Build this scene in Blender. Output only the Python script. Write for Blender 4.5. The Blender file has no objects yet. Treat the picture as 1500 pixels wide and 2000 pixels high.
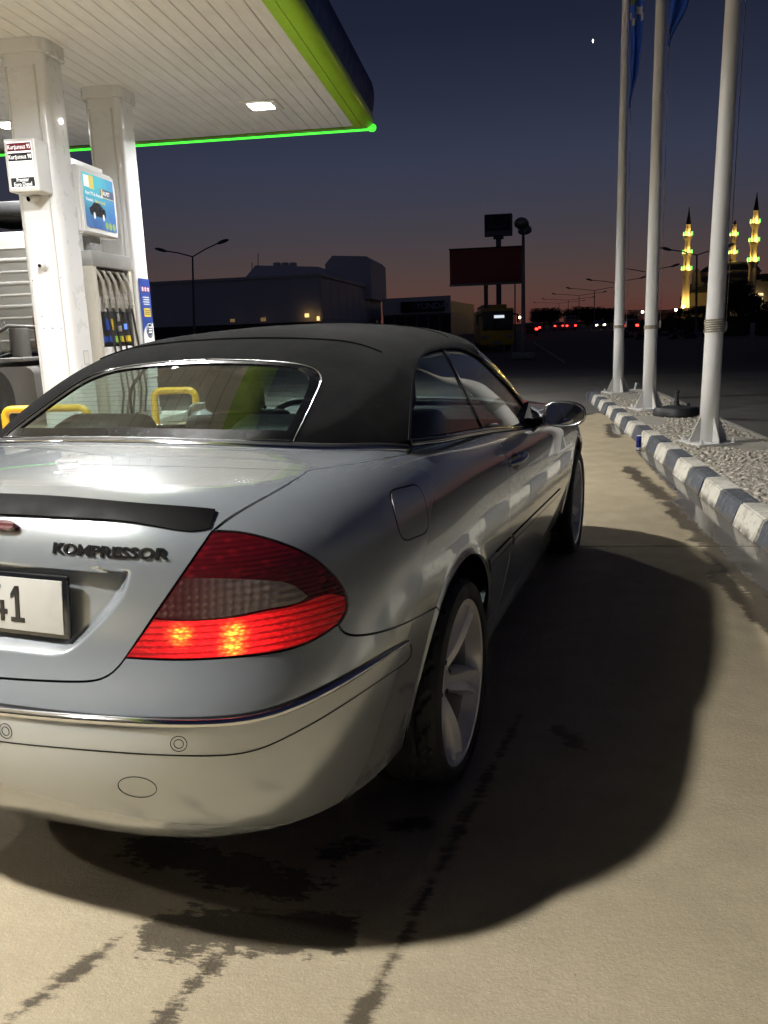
import bpy, bmesh, math, random
import numpy as np
from mathutils import Vector, Matrix, geometry

random.seed(7)
RNG = np.random.default_rng(11)
S = bpy.context.scene
COL = S.collection
# ---------------------------------------------------------------- measured camera and car pose
CAM_YAW, CAM_PITCH, CAM_ROLL, CAM_F, CAM_H = math.radians(-8.10), math.radians(12.49), math.radians(2.07), 1617.0, 1.387
CAR_X, CAR_Y, CAR_YAW = -0.933, 2.559, math.radians(12.39)


def cam_axes():
    fw = np.array([math.sin(CAM_YAW) * math.cos(CAM_PITCH), math.cos(CAM_YAW) * math.cos(CAM_PITCH), -math.sin(CAM_PITCH)])
    rt = np.array([math.cos(CAM_YAW), -math.sin(CAM_YAW), 0.0])
    dn = np.cross(fw, rt)
    c, s = math.cos(CAM_ROLL), math.sin(CAM_ROLL)
    return np.stack([c * rt + s * dn, -s * rt + c * dn, fw])


CAM_M = cam_axes()
CAM_P = np.array([0.0, 0.0, CAM_H])
_cc, _cs = math.cos(CAR_YAW), math.sin(CAR_YAW)


def car2w(P):
    P = np.asarray(P, float)
    return np.stack([CAR_X + _cc * P[..., 0] + _cs * P[..., 1], CAR_Y - _cs * P[..., 0] + _cc * P[..., 1], P[..., 2]], -1)


def w2car(P):
    P = np.asarray(P, float)
    x, y = P[..., 0] - CAR_X, P[..., 1] - CAR_Y
    return np.stack([_cc * x - _cs * y, _cs * x + _cc * y, P[..., 2]], -1)


def ray(u, v):
    d = CAM_M.T @ np.array([(u - 750.0) / CAM_F, (v - 1000.0) / CAM_F, 1.0])
    return d / np.linalg.norm(d)


def at_y(u, v, Y):                       # the point at distance Y seen at photo position (u, v)
    d = ray(u, v)
    return CAM_P + d * (Y / d[1])


def at_z(u, v, z=0.0):
    d = ray(u, v)
    return CAM_P + d * ((z - CAM_H) / d[2])


# ---------------------------------------------------------------- smooth curves
class Spline:                            # natural cubic through (x, y), linear outside
    def __init__(s, pts):
        s.x = np.array([p[0] for p in pts], float)
        s.y = np.array([p[1] for p in pts], float)
        n = len(s.x)
        h = np.diff(s.x)
        A = np.eye(n)
        r = np.zeros(n)
        for i in range(1, n - 1):
            A[i, i - 1], A[i, i], A[i, i + 1] = h[i - 1], 2 * (h[i - 1] + h[i]), h[i]
            r[i] = 6 * ((s.y[i + 1] - s.y[i]) / h[i] - (s.y[i] - s.y[i - 1]) / h[i - 1])
        s.m = np.linalg.solve(A, r)

    def __call__(s, q):
        q = np.asarray(q, float)
        i = np.clip(np.searchsorted(s.x, q) - 1, 0, len(s.x) - 2)
        h = s.x[i + 1] - s.x[i]
        qc = np.clip(q, s.x[0], s.x[-1])
        a, b = (s.x[i + 1] - qc) / h, (qc - s.x[i]) / h
        y = a * s.y[i] + b * s.y[i + 1] + ((a ** 3 - a) * s.m[i] + (b ** 3 - b) * s.m[i + 1]) * h * h / 6
        d0 = (s.y[1] - s.y[0]) / (s.x[1] - s.x[0]) - (2 * s.m[0] + s.m[1]) * (s.x[1] - s.x[0]) / 6
        d1 = (s.y[-1] - s.y[-2]) / (s.x[-1] - s.x[-2]) + (s.m[-2] + 2 * s.m[-1]) * (s.x[-1] - s.x[-2]) / 6
        return y + np.where(q < s.x[0], (q - s.x[0]) * d0, 0) + np.where(q > s.x[-1], (q - s.x[-1]) * d1, 0)


def smooth(a, b, t):
    t = np.clip((t - a) / (b - a), 0, 1)
    return t * t * (3 - 2 * t)


def smax(a, b, k):
    h = np.maximum(k - np.abs(a - b), 0) / k
    return np.maximum(a, b) + h * h * k / 4


# ---------------------------------------------------------------- the car's surface (car axes: x right, y forward, z up, rear axle at y = 0)
WHEEL_Z, WHEELBASE, ARCH_R = 0.318, 2.715, 0.385
W_Z = Spline([(.15, .755), (.24, .783), (.31, .803), (.42, .828), (.54, .848), (.66, .856), (.76, .852), (.86, .839), (.95, .818), (1.03, .793), (1.12, .755), (1.2, .715)])
W_Y = Spline([(-1.2, .955), (-.6, .965), (-.3, .982), (0, .997), (.4, 1.0), (1.5, 1.0), (2.2, .995), (2.8, .985), (3.4, .965)])
YR_Z = Spline([(.15, -.84), (.24, -.90), (.31, -.965), (.38, -1.02), (.47, -1.062), (.56, -1.078), (.62, -1.074), (.68, -1.05), (.74, -1.024), (.82, -1.008), (.92, -.995), (.99, -.98), (1.05, -.955), (1.15, -.89)])
T_Y = Spline([(-1.2, 1.01), (-1.0, 1.058), (-.9, 1.074), (-.75, 1.088), (-.55, 1.10), (-.35, 1.11), (0, 1.115), (.6, 1.085), (1.2, 1.055), (1.8, 1.03), (2.3, 1.0), (2.8, .94), (3.2, .85), (3.6, .70)])
LF_Z = Spline([(.15, .70), (.3, .82), (.5, .88), (.7, .86), (.9, .70), (1.1, .5)])


def lip(y, z, yc):
    r = np.sqrt((y - yc) ** 2 + (z - WHEEL_Z) ** 2)
    return .011 * np.exp(-((r - ARCH_R) / .026) ** 2) * (z > .1)


def recess(x, z):                        # hollow for the number plate: signed depth 0..1
    sx = .415 - .150 * smooth(.95, .70, z) ** 1.4     # right edge drifts inward going down
    dx = sx - x
    dt = .925 + .004 - z
    db = z - (.742 + .10 * smooth(.20, .42, x) ** 1.6)
    return smooth(0, .040, dx) * smooth(0, .010, dt) * smooth(0, .032, db)


def body(P):
    x, y, z = np.abs(P[..., 0]), P[..., 1], P[..., 2]
    X = W_Z(z) * W_Y(y) + lip(y, z, 0) + lip(y, z, WHEELBASE)
    Lr = -.3 - YR_Z(z)
    n = 3.25
    X = np.maximum(X, .2)
    Lr = np.maximum(Lr, .2)
    r = (x / X) ** n + (np.maximum(0, -.3 - y) / Lr) ** n + (np.maximum(0, y - 2.6) / np.maximum(LF_Z(z), .2)) ** n
    side = (r ** (1 / n) - 1) * .82
    T = T_Y(y) - .07 * (x / .8) ** 2.5
    f = smax(side, z - T, .13)
    f = f + np.where(y < -.75, .034 * recess(x, z), 0)
    return f


PK_Y = Spline([(-.85, .905), (-.5, 1.07), (-.25, 1.185), (0, 1.292), (.14, 1.345), (.28, 1.383), (.5, 1.404), (.9, 1.412), (1.17, 1.399), (1.36, 1.366), (1.49, 1.318), (1.85, 1.145), (2.25, .95), (2.65, .755)])


def cabin(P):
    x, y, z = np.abs(P[..., 0]), P[..., 1], P[..., 2]
    Xk = .752 - (z - 1.05) * .34 - np.maximum(0, z - 1.05) ** 2 * .30
    Xk = Xk - .038 * (y - .55)             # the glasshouse narrows towards the windscreen
    n = 2.4
    Xk = np.maximum(Xk, .1)
    side = (((x / Xk) ** n + (np.maximum(0, .25 - y) / .83) ** n) ** (1 / n) - 1) * .72
    top = (z - (PK_Y(y + .10 * x * x) - .150 * x * x - .55 * np.maximum(0, x - .37) ** 2)) * .9
    return smax(side, top, .10)


def hit(u, v, F, lo=.6, hi=9.0):         # where the sight line through photo position (u, v) meets the surface F
    o = w2car(CAM_P)
    d = w2car(CAM_P + ray(u, v)) - o
    t = np.linspace(lo, hi, 6000)
    f = F(o + t[:, None] * d)
    k = np.nonzero(f < 0)[0]
    if len(k) == 0:
        k = [int(np.argmin(f))]
        return o + t[k[0]] * d
    a, b = t[max(k[0] - 1, 0)], t[k[0]]
    for _ in range(30):
        m = .5 * (a + b)
        if F((o + m * d)[None])[0] < 0:
            b = m
        else:
            a = m
    return o + b * d
# ---------------------------------------------------------------- camera, sky, exposure
cam = bpy.data.cameras.new('camera')
cam_o = bpy.data.objects.new('camera', cam)
COL.objects.link(cam_o)
cam.sensor_fit = 'HORIZONTAL'
cam.sensor_width = 36
cam.lens = 36 * CAM_F / 1500
cam.clip_start, cam.clip_end = .05, 6000
_m = Matrix(((CAM_M[0][0], -CAM_M[1][0], -CAM_M[2][0], 0), (CAM_M[0][1], -CAM_M[1][1], -CAM_M[2][1], 0),
             (CAM_M[0][2], -CAM_M[1][2], -CAM_M[2][2], CAM_H), (0, 0, 0, 1)))
cam_o.matrix_world = _m
S.camera = cam_o
S.view_settings.view_transform = 'Standard'
S.view_settings.look = 'None'
S.view_settings.exposure = 0
S.view_settings.gamma = 1


def srgb(r, g, b):
    f = lambda c: (c / 255 / 12.92) if c <= 10 else ((c / 255 + .055) / 1.055) ** 2.4
    return (f(r), f(g), f(b), 1)


W = bpy.data.worlds.new('World')
S.world = W
W.use_nodes = True
_n, _l = W.node_tree.nodes, W.node_tree.links
_n.clear()
_tc = _n.new('ShaderNodeTexCoord')
_sx = _n.new('ShaderNodeSeparateXYZ')
_rp = _n.new('ShaderNodeValToRGB')
_bg = _n.new('ShaderNodeBackground')
_wo = _n.new('ShaderNodeOutputWorld')
_l.new(_tc.outputs['Generated'], _sx.inputs[0])
_l.new(_sx.outputs['Z'], _rp.inputs['Fac'])
# the afterglow sits where the sun went down; round the rest of the horizon the dusk is plain grey blue
_nm = _n.new('ShaderNodeVectorMath')
_nm.operation = 'DOT_PRODUCT'
_l.new(_tc.outputs['Generated'], _nm.inputs[0])
_az = math.radians(6)
_nm.inputs[1].default_value = (math.sin(_az), math.cos(_az), 0)
_gf = _n.new('ShaderNodeMapRange')
_gf.interpolation_type = 'SMOOTHSTEP'
_gf.inputs['From Min'].default_value = .60
_gf.inputs['From Max'].default_value = .96
_l.new(_nm.outputs['Value'], _gf.inputs['Value'])
_rp2 = _n.new('ShaderNodeValToRGB')
_mx = _n.new('ShaderNodeMix')
_mx.data_type = 'RGBA'
_l.new(_gf.outputs[0], _mx.inputs[0])
_l.new(_rp2.outputs['Color'], _mx.inputs[6])
_l.new(_rp.outputs['Color'], _mx.inputs[7])
_l.new(_mx.outputs[2], _bg.inputs['Color'])
_l.new(_bg.outputs[0], _wo.inputs['Surface'])
# dusk long after sunset: deep blue overhead, a band of dull red along the horizon
_stops = [(-.02, (14, 11, 12)), (.0, (92, 50, 44)), (.03, (88, 62, 56)), (.065, (78, 64, 63)), (.10, (68, 63, 69)), (.14, (60, 61, 75)),
          (.18, (54, 58, 77)), (.24, (43, 47, 66)), (.305, (31, 36, 54)), (.42, (24, 29, 47)), (1.0, (15, 18, 35))]
_mp = _n.new('ShaderNodeMapRange')
_mp.inputs['From Min'].default_value = -.05
_mp.inputs['From Max'].default_value = 1.0
_l.new(_sx.outputs['Z'], _mp.inputs['Value'])
_l.new(_mp.outputs[0], _rp.inputs['Fac'])
_cr = _rp.color_ramp
while len(_cr.elements) < len(_stops):
    _cr.elements.new(.5)
for e, (p, c) in zip(_cr.elements, _stops):
    e.position = (p + .05) / 1.05
    e.color = srgb(*c)
_l.new(_mp.outputs[0], _rp2.inputs['Fac'])
_c2 = _rp2.color_ramp
_stops2 = [(-.02, (12, 12, 14)), (.0, (38, 36, 42)), (.10, (42, 42, 52)), (.24, (38, 41, 56)), (.5, (27, 30, 48)), (1.0, (17, 20, 38))]
while len(_c2.elements) < len(_stops2):
    _c2.elements.new(.5)
for e, (p, c) in zip(_c2.elements, _stops2):
    e.position = (p + .05) / 1.05
    e.color = srgb(*c)
_bg.inputs['Strength'].default_value = 1.0
# ---------------------------------------------------------------- small helpers
def tag(o, label=None, cat=None, group=None, kind=None):
    for k, v in (('label', label), ('category', cat), ('group', group), ('kind', kind)):
        if v:
            o[k] = v
    return o


def empty(name, loc=(0, 0, 0), rz=0, parent=None):
    o = bpy.data.objects.new(name, None)
    COL.objects.link(o)
    o.location = loc
    o.rotation_euler = (0, 0, rz)
    o.parent = parent
    return o


def link(name, me, mat=None, parent=None, loc=(0, 0, 0), rot=(0, 0, 0)):
    o = bpy.data.objects.new(name, me)
    COL.objects.link(o)
    if mat is not None and not me.materials:
        me.materials.append(M[mat] if isinstance(mat, str) else mat)
    o.parent = parent
    o.location = loc
    o.rotation_euler = rot
    return o


def mesh_of(bm, name='mesh', smooth_deg=None):
    me = bpy.data.meshes.new(name)
    if smooth_deg is not None:
        for f in bm.faces:
            f.smooth = True
        for e in bm.edges:
            if len(e.link_faces) == 2 and e.calc_face_angle(0) > math.radians(smooth_deg):
                e.smooth = False
    bm.to_mesh(me)
    bm.free()
    return me


def add_box(bm, c, s, bev=0, rz=0, seg=2):
    m = Matrix.Translation(c) @ Matrix.Rotation(rz, 4, 'Z') @ Matrix.Diagonal((s[0], s[1], s[2], 1))
    r = bmesh.ops.create_cube(bm, size=1, matrix=m)
    if bev:
        es = {e for v in r['verts'] for e in v.link_edges}
        bmesh.ops.bevel(bm, geom=list(es), offset=bev, segments=seg, affect='EDGES', profile=.6)


def box(name, c, s, mat, parent=None, bev=0, rz=0, seg=2):
    bm = bmesh.new()
    add_box(bm, c, s, bev, rz, seg)
    return link(name, mesh_of(bm, name, 35 if bev else None), mat, parent)


def add_tube(bm, pts, r, n=10, cap=True, closed=False):
    pts = [Vector(p) for p in pts]
    rr = r if hasattr(r, '__len__') else [r] * len(pts)
    rings = []
    up = None
    N = len(pts)
    for i, p in enumerate(pts):
        a = pts[i - 1] if (i or closed) else p
        b = pts[(i + 1) % N] if (i < N - 1 or closed) else p
        t = (b - a)
        t = t.normalized() if t.length > 1e-9 else Vector((0, 0, 1))
        if up is None:
            up = Vector((0, 0, 1)) if abs(t.z) < .9 else Vector((1, 0, 0))
        s = t.cross(up).normalized()
        up = s.cross(t).normalized()
        rings.append([bm.verts.new(p + (s * math.cos(k * 2 * math.pi / n) + up * math.sin(k * 2 * math.pi / n)) * rr[i]) for k in range(n)])
    for i in range(N if closed else N - 1):
        A, B = rings[i], rings[(i + 1) % N]
        for k in range(n):
            bm.faces.new((A[k], A[(k + 1) % n], B[(k + 1) % n], B[k]))
    if cap and not closed:
        bm.faces.new(rings[0][::-1])
        bm.faces.new(rings[-1])


def tube(name, pts, r, mat, parent=None, n=10, closed=False):
    bm = bmesh.new()
    add_tube(bm, pts, r, n, True, closed)
    bmesh.ops.recalc_face_normals(bm, faces=bm.faces)
    return link(name, mesh_of(bm, name, 50), mat, parent)


def add_lathe(bm, prof, n=48, axis='z', c=(0, 0, 0), closed=False):
    def P(r, h, a):
        x, y = r * math.cos(a), r * math.sin(a)
        v = {'z': (x, y, h), 'x': (h, x, y), 'y': (x, h, y)}[axis]
        return (v[0] + c[0], v[1] + c[1], v[2] + c[2])
    rings = [[bm.verts.new(P(r, h, 2 * math.pi * k / n)) for k in range(n)] if r > 1e-6 else [bm.verts.new(P(0, h, 0))] for r, h in prof]
    L = len(rings)
    for i in range(L if closed else L - 1):
        A, B = rings[i], rings[(i + 1) % L]
        for k in range(n):
            k2 = (k + 1) % n
            if len(A) == 1 and len(B) == 1:
                continue
            if len(A) == 1:
                bm.faces.new((A[0], B[k2], B[k]))
            elif len(B) == 1:
                bm.faces.new((A[k], A[k2], B[0]))
            else:
                bm.faces.new((A[k], A[k2], B[k2], B[k]))


def lathe(name, prof, mat, parent=None, n=48, axis='z', c=(0, 0, 0), ang=40, closed=False):
    bm = bmesh.new()
    add_lathe(bm, prof, n, axis, c, closed)
    bmesh.ops.recalc_face_normals(bm, faces=bm.faces)
    return link(name, mesh_of(bm, name, ang), mat, parent)


def add_prism(bm, poly, h0, h1, axis='y'):
    f = {'y': lambda a, b, h: (a, h, b), 'x': lambda a, b, h: (h, a, b), 'z': lambda a, b, h: (a, b, h)}[axis]
    A = [bm.verts.new(f(a, b, h0)) for a, b in poly]
    B = [bm.verts.new(f(a, b, h1)) for a, b in poly]
    n = len(poly)
    bm.faces.new(A)
    bm.faces.new(B[::-1])
    for i in range(n):
        bm.faces.new((A[i], B[i], B[(i + 1) % n], A[(i + 1) % n]))
    bmesh.ops.recalc_face_normals(bm, faces=bm.faces)


def prism(name, poly, h0, h1, mat, parent=None, axis='y', bev=0):
    bm = bmesh.new()
    add_prism(bm, poly, h0, h1, axis)
    if bev:
        bmesh.ops.bevel(bm, geom=list(bm.edges), offset=bev, segments=2, affect='EDGES', profile=.6)
    return link(name, mesh_of(bm, name, 35 if bev else None), mat, parent)


def quad_mesh(name, verts, faces, mat, parent=None, smooth_all=False):
    me = bpy.data.meshes.new(name)
    me.from_pydata([tuple(v) for v in verts], [], faces)
    if smooth_all:
        me.polygons.foreach_set('use_smooth', [True] * len(me.polygons))
    return link(name, me, mat, parent)


def text_mesh(body, size, extrude, bold=0.0, align='CENTER', sx=1.0, bevel=0.0):
    c = bpy.data.curves.new('lettering', 'FONT')
    c.body = body
    c.size = size
    c.extrude = extrude
    c.offset = bold
    c.bevel_depth = bevel
    c.align_x = align
    c.align_y = 'CENTER'
    c.resolution_u = 3
    o = bpy.data.objects.new('lettering', c)
    COL.objects.link(o)
    dg = bpy.context.evaluated_depsgraph_get()
    me = bpy.data.meshes.new_from_object(o.evaluated_get(dg))
    bpy.data.objects.remove(o)
    bpy.data.curves.remove(c)
    me.materials.clear()
    if sx != 1.0:
        me.transform(Matrix.Diagonal((sx, 1, 1, 1)))
    return me


# ---------------------------------------------------------------- materials
M = {}


class NT:
    def __init__(s, name):
        s.m = bpy.data.materials.new(name)
        s.m.use_nodes = True
        s.t = s.m.node_tree
        s.b = s.t.nodes['Principled BSDF']
        s.out = s.t.nodes['Material Output']
        M[name] = s.m

    def n(s, typ, **kw):
        nd = s.t.nodes.new('ShaderNode' + typ)
        for k, v in kw.items():
            if hasattr(nd, k) and k not in nd.inputs:
                setattr(nd, k, v)
            else:
                s.put(nd.inputs[k], v)
        return nd

    def put(s, sock, v):
        if isinstance(v, bpy.types.NodeSocket):
            s.t.links.new(v, sock)
        elif isinstance(v, bpy.types.Node):
            s.t.links.new(v.outputs[0], sock)
        else:
            sock.default_value = v

    def math(s, op, a, b=0.0, c=None, clamp=False):
        nd = s.t.nodes.new('ShaderNodeMath')
        nd.operation = op
        nd.use_clamp = clamp
        s.put(nd.inputs[0], a)
        s.put(nd.inputs[1], b)
        if c is not None:
            s.put(nd.inputs[2], c)
        return nd.outputs[0]

    def vm(s, op, a, b=None, scale=None):
        nd = s.t.nodes.new('ShaderNodeVectorMath')
        nd.operation = op
        s.put(nd.inputs[0], a)
        if b is not None:
            s.put(nd.inputs[1], b)
        if scale is not None:
            s.put(nd.inputs['Scale'], scale)
        return nd.outputs['Value'] if op in ('DOT_PRODUCT', 'LENGTH', 'DISTANCE') else nd.outputs[0]

    def mix(s, f, a, b):
        nd = s.t.nodes.new('ShaderNodeMix')
        nd.data_type = 'RGBA'
        s.put(nd.inputs[0], f)
        for i, v in ((6, a), (7, b)):
            s.put(nd.inputs[i], v if not isinstance(v, tuple) or len(v) == 4 else (*v, 1))
        return nd.outputs[2]

    def noise(s, scale, detail=4, rough=.55, vec=None, dist=0.0):
        nd = s.t.nodes.new('ShaderNodeTexNoise')
        nd.inputs['Scale'].default_value = scale
        nd.inputs['Detail'].default_value = detail
        nd.inputs['Roughness'].default_value = rough
        nd.inputs['Distortion'].default_value = dist
        if vec is not None:
            s.put(nd.inputs['Vector'], vec)
        return nd.outputs['Fac']

    def ramp(s, f, a, b, va=0.0, vb=1.0):
        nd = s.t.nodes.new('ShaderNodeMapRange')
        nd.interpolation_type = 'SMOOTHSTEP'
        s.put(nd.inputs['Value'], f)
        for k, v in (('From Min', a), ('From Max', b), ('To Min', va), ('To Max', vb)):
            nd.inputs[k].default_value = v
        return nd.outputs[0]

    def pos(s):
        return s.t.nodes.new('ShaderNodeNewGeometry').outputs['Position']

    def obj(s):
        return s.t.nodes.new('ShaderNodeTexCoord').outputs['Object']

    def bump(s, h, dist=.002, strength=1.0):
        nd = s.t.nodes.new('ShaderNodeBump')
        nd.inputs['Distance'].default_value = dist
        nd.inputs['Strength'].default_value = strength
        s.put(nd.inputs['Height'], h)
        s.t.links.new(nd.outputs[0], s.b.inputs['Normal'])
        return nd.outputs[0]

    def set(s, **kw):
        for k, v in kw.items():
            s.put(s.b.inputs[k.replace('_', ' ')], v if not isinstance(v, tuple) or len(v) == 4 else (*v, 1))
        return s


def simple(name, col, rough=.5, metal=0.0, coat=0.0, var=.12, scale=6.0, bump=0.0, bscale=40.0, spec=.5, dirt=0.0):
    t = NT(name)
    o = t.obj()
    f = t.noise(scale, 5, .6, o)
    c0 = tuple(c * (1 - var) for c in col)
    c1 = tuple(min(1, c * (1 + var)) for c in col)
    c = t.mix(f, c0, c1)
    if dirt:
        d = t.ramp(t.noise(scale * .45, 6, .65, o), .52, .72)
        c = t.mix(t.math('MULTIPLY', d, dirt), c, (.09, .075, .055))
    t.set(Base_Color=c, Metallic=metal, Coat_Weight=coat, Coat_Roughness=.04)
    t.set(Roughness=t.ramp(t.noise(scale * 2.3, 4, .6, o), .3, .7, max(.02, rough * .85), min(1, rough * 1.15)))
    t.b.inputs['Specular IOR Level'].default_value = spec
    if bump:
        t.bump(t.noise(bscale, 4, .6, o), bump)
    return t


def emit(name, col, strength, base=(.1, .1, .1)):
    t = NT(name)
    t.set(Base_Color=base, Emission_Color=col, Emission_Strength=strength, Roughness=.3)
    return t


def glass(name, tint, rough=.0, ior=1.5, dirt=.0):
    t = NT(name)
    t.t.nodes.remove(t.b)
    tr = t.n('BsdfTransparent', Color=(*tint, 1))
    gl = t.n('BsdfGlossy', Color=(1, 1, 1, 1), Roughness=rough)
    g = t.n('NewGeometry')           # Fresnel of a thin pane, the same from either side
    co = t.math('ABSOLUTE', t.vm('DOT_PRODUCT', g.outputs['Incoming'], g.outputs['Normal']))
    fr = t.math('ADD', .07, t.math('MULTIPLY', .93, t.math('POWER', t.math('SUBTRACT', 1.0, co, clamp=True), 5.0)))
    mx = t.n('MixShader')
    t.put(mx.inputs[0], fr)
    t.put(mx.inputs[1], tr)
    t.put(mx.inputs[2], gl)
    last = mx
    if dirt:
        df = t.n('BsdfDiffuse', Color=(.5, .5, .48, 1))
        m2 = t.n('MixShader')
        t.put(m2.inputs[0], t.math('MULTIPLY', t.ramp(t.noise(5, 6, .7, t.obj()), .35, .8), dirt))
        t.put(m2.inputs[1], mx)
        t.put(m2.inputs[2], df)
        last = m2
    t.t.links.new(last.outputs[0], t.out.inputs[0])
    return t
# ---------------------------------------------------------------- panels cut out of a smooth surface
class Dom:                               # a 2-D chart of the surface: rays leaving an axis, a centre or a plane
    def __init__(s, kind, c=(0, 0, 0), k=.6):
        s.kind, s.c, s.k = kind, np.array(c, float), k

    def to2(s, P):
        d = np.asarray(P, float) - s.c
        x, y, z = d[..., 0], d[..., 1], d[..., 2]
        if s.kind == 'sph':
            return np.stack([np.arctan2(y, x) * s.k, np.arctan2(z, np.hypot(x, y)) * s.k], -1)
        if s.kind == 'cylx':
            return np.stack([x, np.arctan2(z, -y) * s.k], -1)
        if s.kind == 'cyly':
            return np.stack([np.arctan2(x, z) * s.k, y], -1)
        if s.kind == 'cylz':
            return np.stack([np.arctan2(x, -y) * s.k, z], -1)
        if s.kind == 'side':
            return np.stack([y, z], -1)
        if s.kind == 'top':
            return np.stack([x, y], -1)

    def rays(s, Q):
        a, b = Q[:, 0], Q[:, 1]
        o = np.repeat(s.c[None], len(Q), 0)
        z = np.zeros_like(a)
        if s.kind == 'sph':
            a, b = a / s.k, b / s.k
            d = np.stack([np.cos(a) * np.cos(b), np.sin(a) * np.cos(b), np.sin(b)], -1)
        elif s.kind == 'cylx':
            o[:, 0] += a
            d = np.stack([z, -np.cos(b / s.k), np.sin(b / s.k)], -1)
        elif s.kind == 'cyly':
            o[:, 1] += b
            d = np.stack([np.sin(a / s.k), z, np.cos(a / s.k)], -1)
        elif s.kind == 'cylz':
            o[:, 2] += b
            d = np.stack([np.sin(a / s.k), -np.cos(a / s.k), z], -1)
        elif s.kind == 'side':
            o[:, 1] += a
            o[:, 2] += b
            d = np.stack([z + 1, z, z], -1)
        else:
            o[:, 0] += a
            o[:, 1] += b
            d = np.stack([z, z, z + 1], -1)
        return o, d


def project(F, o, d, tmax=1.5, n=90):
    t = np.linspace(.0, tmax, n)
    f = F(o[:, None, :] + t[None, :, None] * d[:, None, :])
    ins = f < 0
    last = n - 1 - np.argmax(ins[:, ::-1], 1)
    last = np.clip(np.where(ins.any(1), last, 0), 0, n - 2)
    a, b = t[last], t[last + 1]
    for _ in range(26):
        m = .5 * (a + b)
        neg = F(o + m[:, None] * d) < 0
        a = np.where(neg, m, a)
        b = np.where(neg, b, m)
    return o + a[:, None] * d


def normals(F, P, e=.0025):
    g = np.stack([F(P + e * np.eye(3)[i]) - F(P - e * np.eye(3)[i]) for i in range(3)], -1)
    return g / (np.linalg.norm(g, axis=1, keepdims=True) + 1e-12)


def snap(F, P):                          # slide points along the gradient onto the surface
    P = np.array(P, float)
    for _ in range(12):
        e = 1e-4
        f = F(P)
        g = np.stack([F(P + e * np.eye(3)[i]) - F(P - e * np.eye(3)[i]) for i in range(3)], -1) / (2 * e)
        P = P - g * (f / ((g * g).sum(1) + 1e-9))[:, None]
    return P


def curve(P, step=.008, F=None):         # a smooth line through the points, evenly stepped
    P = np.array(P, float)
    if len(P) > 2:
        d = np.concatenate([[0], np.cumsum(np.maximum(np.linalg.norm(np.diff(P, axis=0), axis=1), 1e-6) ** .6)])
        sp = [Spline(list(zip(d, P[:, i]))) for i in range(3)]
        q = np.linspace(0, d[-1], max(24, len(P) * 12))
        P = np.stack([s(q) for s in sp], -1)
    d = np.concatenate([[0], np.cumsum(np.linalg.norm(np.diff(P, axis=0), axis=1))])
    n = max(2, int(round(d[-1] / step)) + 1)
    q = np.linspace(0, d[-1], n)
    P = np.stack([np.interp(q, d, P[:, i]) for i in range(3)], -1)
    return snap(F, P) if F is not None else P


def px(F, pts):
    return np.array([hit(u, v, F) for u, v in pts])


def loop(*segs):                         # chain curves end to end into one closed outline
    out = []
    for s in segs:
        s = list(s)
        if out and np.linalg.norm(np.array(out[-1]) - s[0]) < .004:
            s = s[1:]
        out += s
    if np.linalg.norm(np.array(out[0]) - out[-1]) < .004:
        out = out[:-1]
    return np.array(out)


def mirror_loop(R):                      # right half running from the centre line to the centre line
    R = np.array(R)
    L = R[::-1] * np.array([-1, 1, 1])
    return loop(R, L)


def inside(poly, Q):
    x, y = Q[:, 0], Q[:, 1]
    c = np.zeros(len(Q), bool)
    j = len(poly) - 1
    for i in range(len(poly)):
        xi, yi, xj, yj = *poly[i], *poly[j]
        k = ((yi > y) != (yj > y)) & (x < (xj - xi) * (y - yi) / (yj - yi + 1e-15) + xi)
        c ^= k
        j = i
    return c


def poly_dist(poly, Q):
    best = np.full(len(Q), 9.0)
    for a, b in zip(poly, np.roll(poly, -1, 0)):
        d = b - a
        t = np.clip(((Q - a) @ d) / (d @ d + 1e-15), 0, 1)
        best = np.minimum(best, np.linalg.norm(Q - a - t[:, None] * d, axis=1))
    return best


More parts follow.
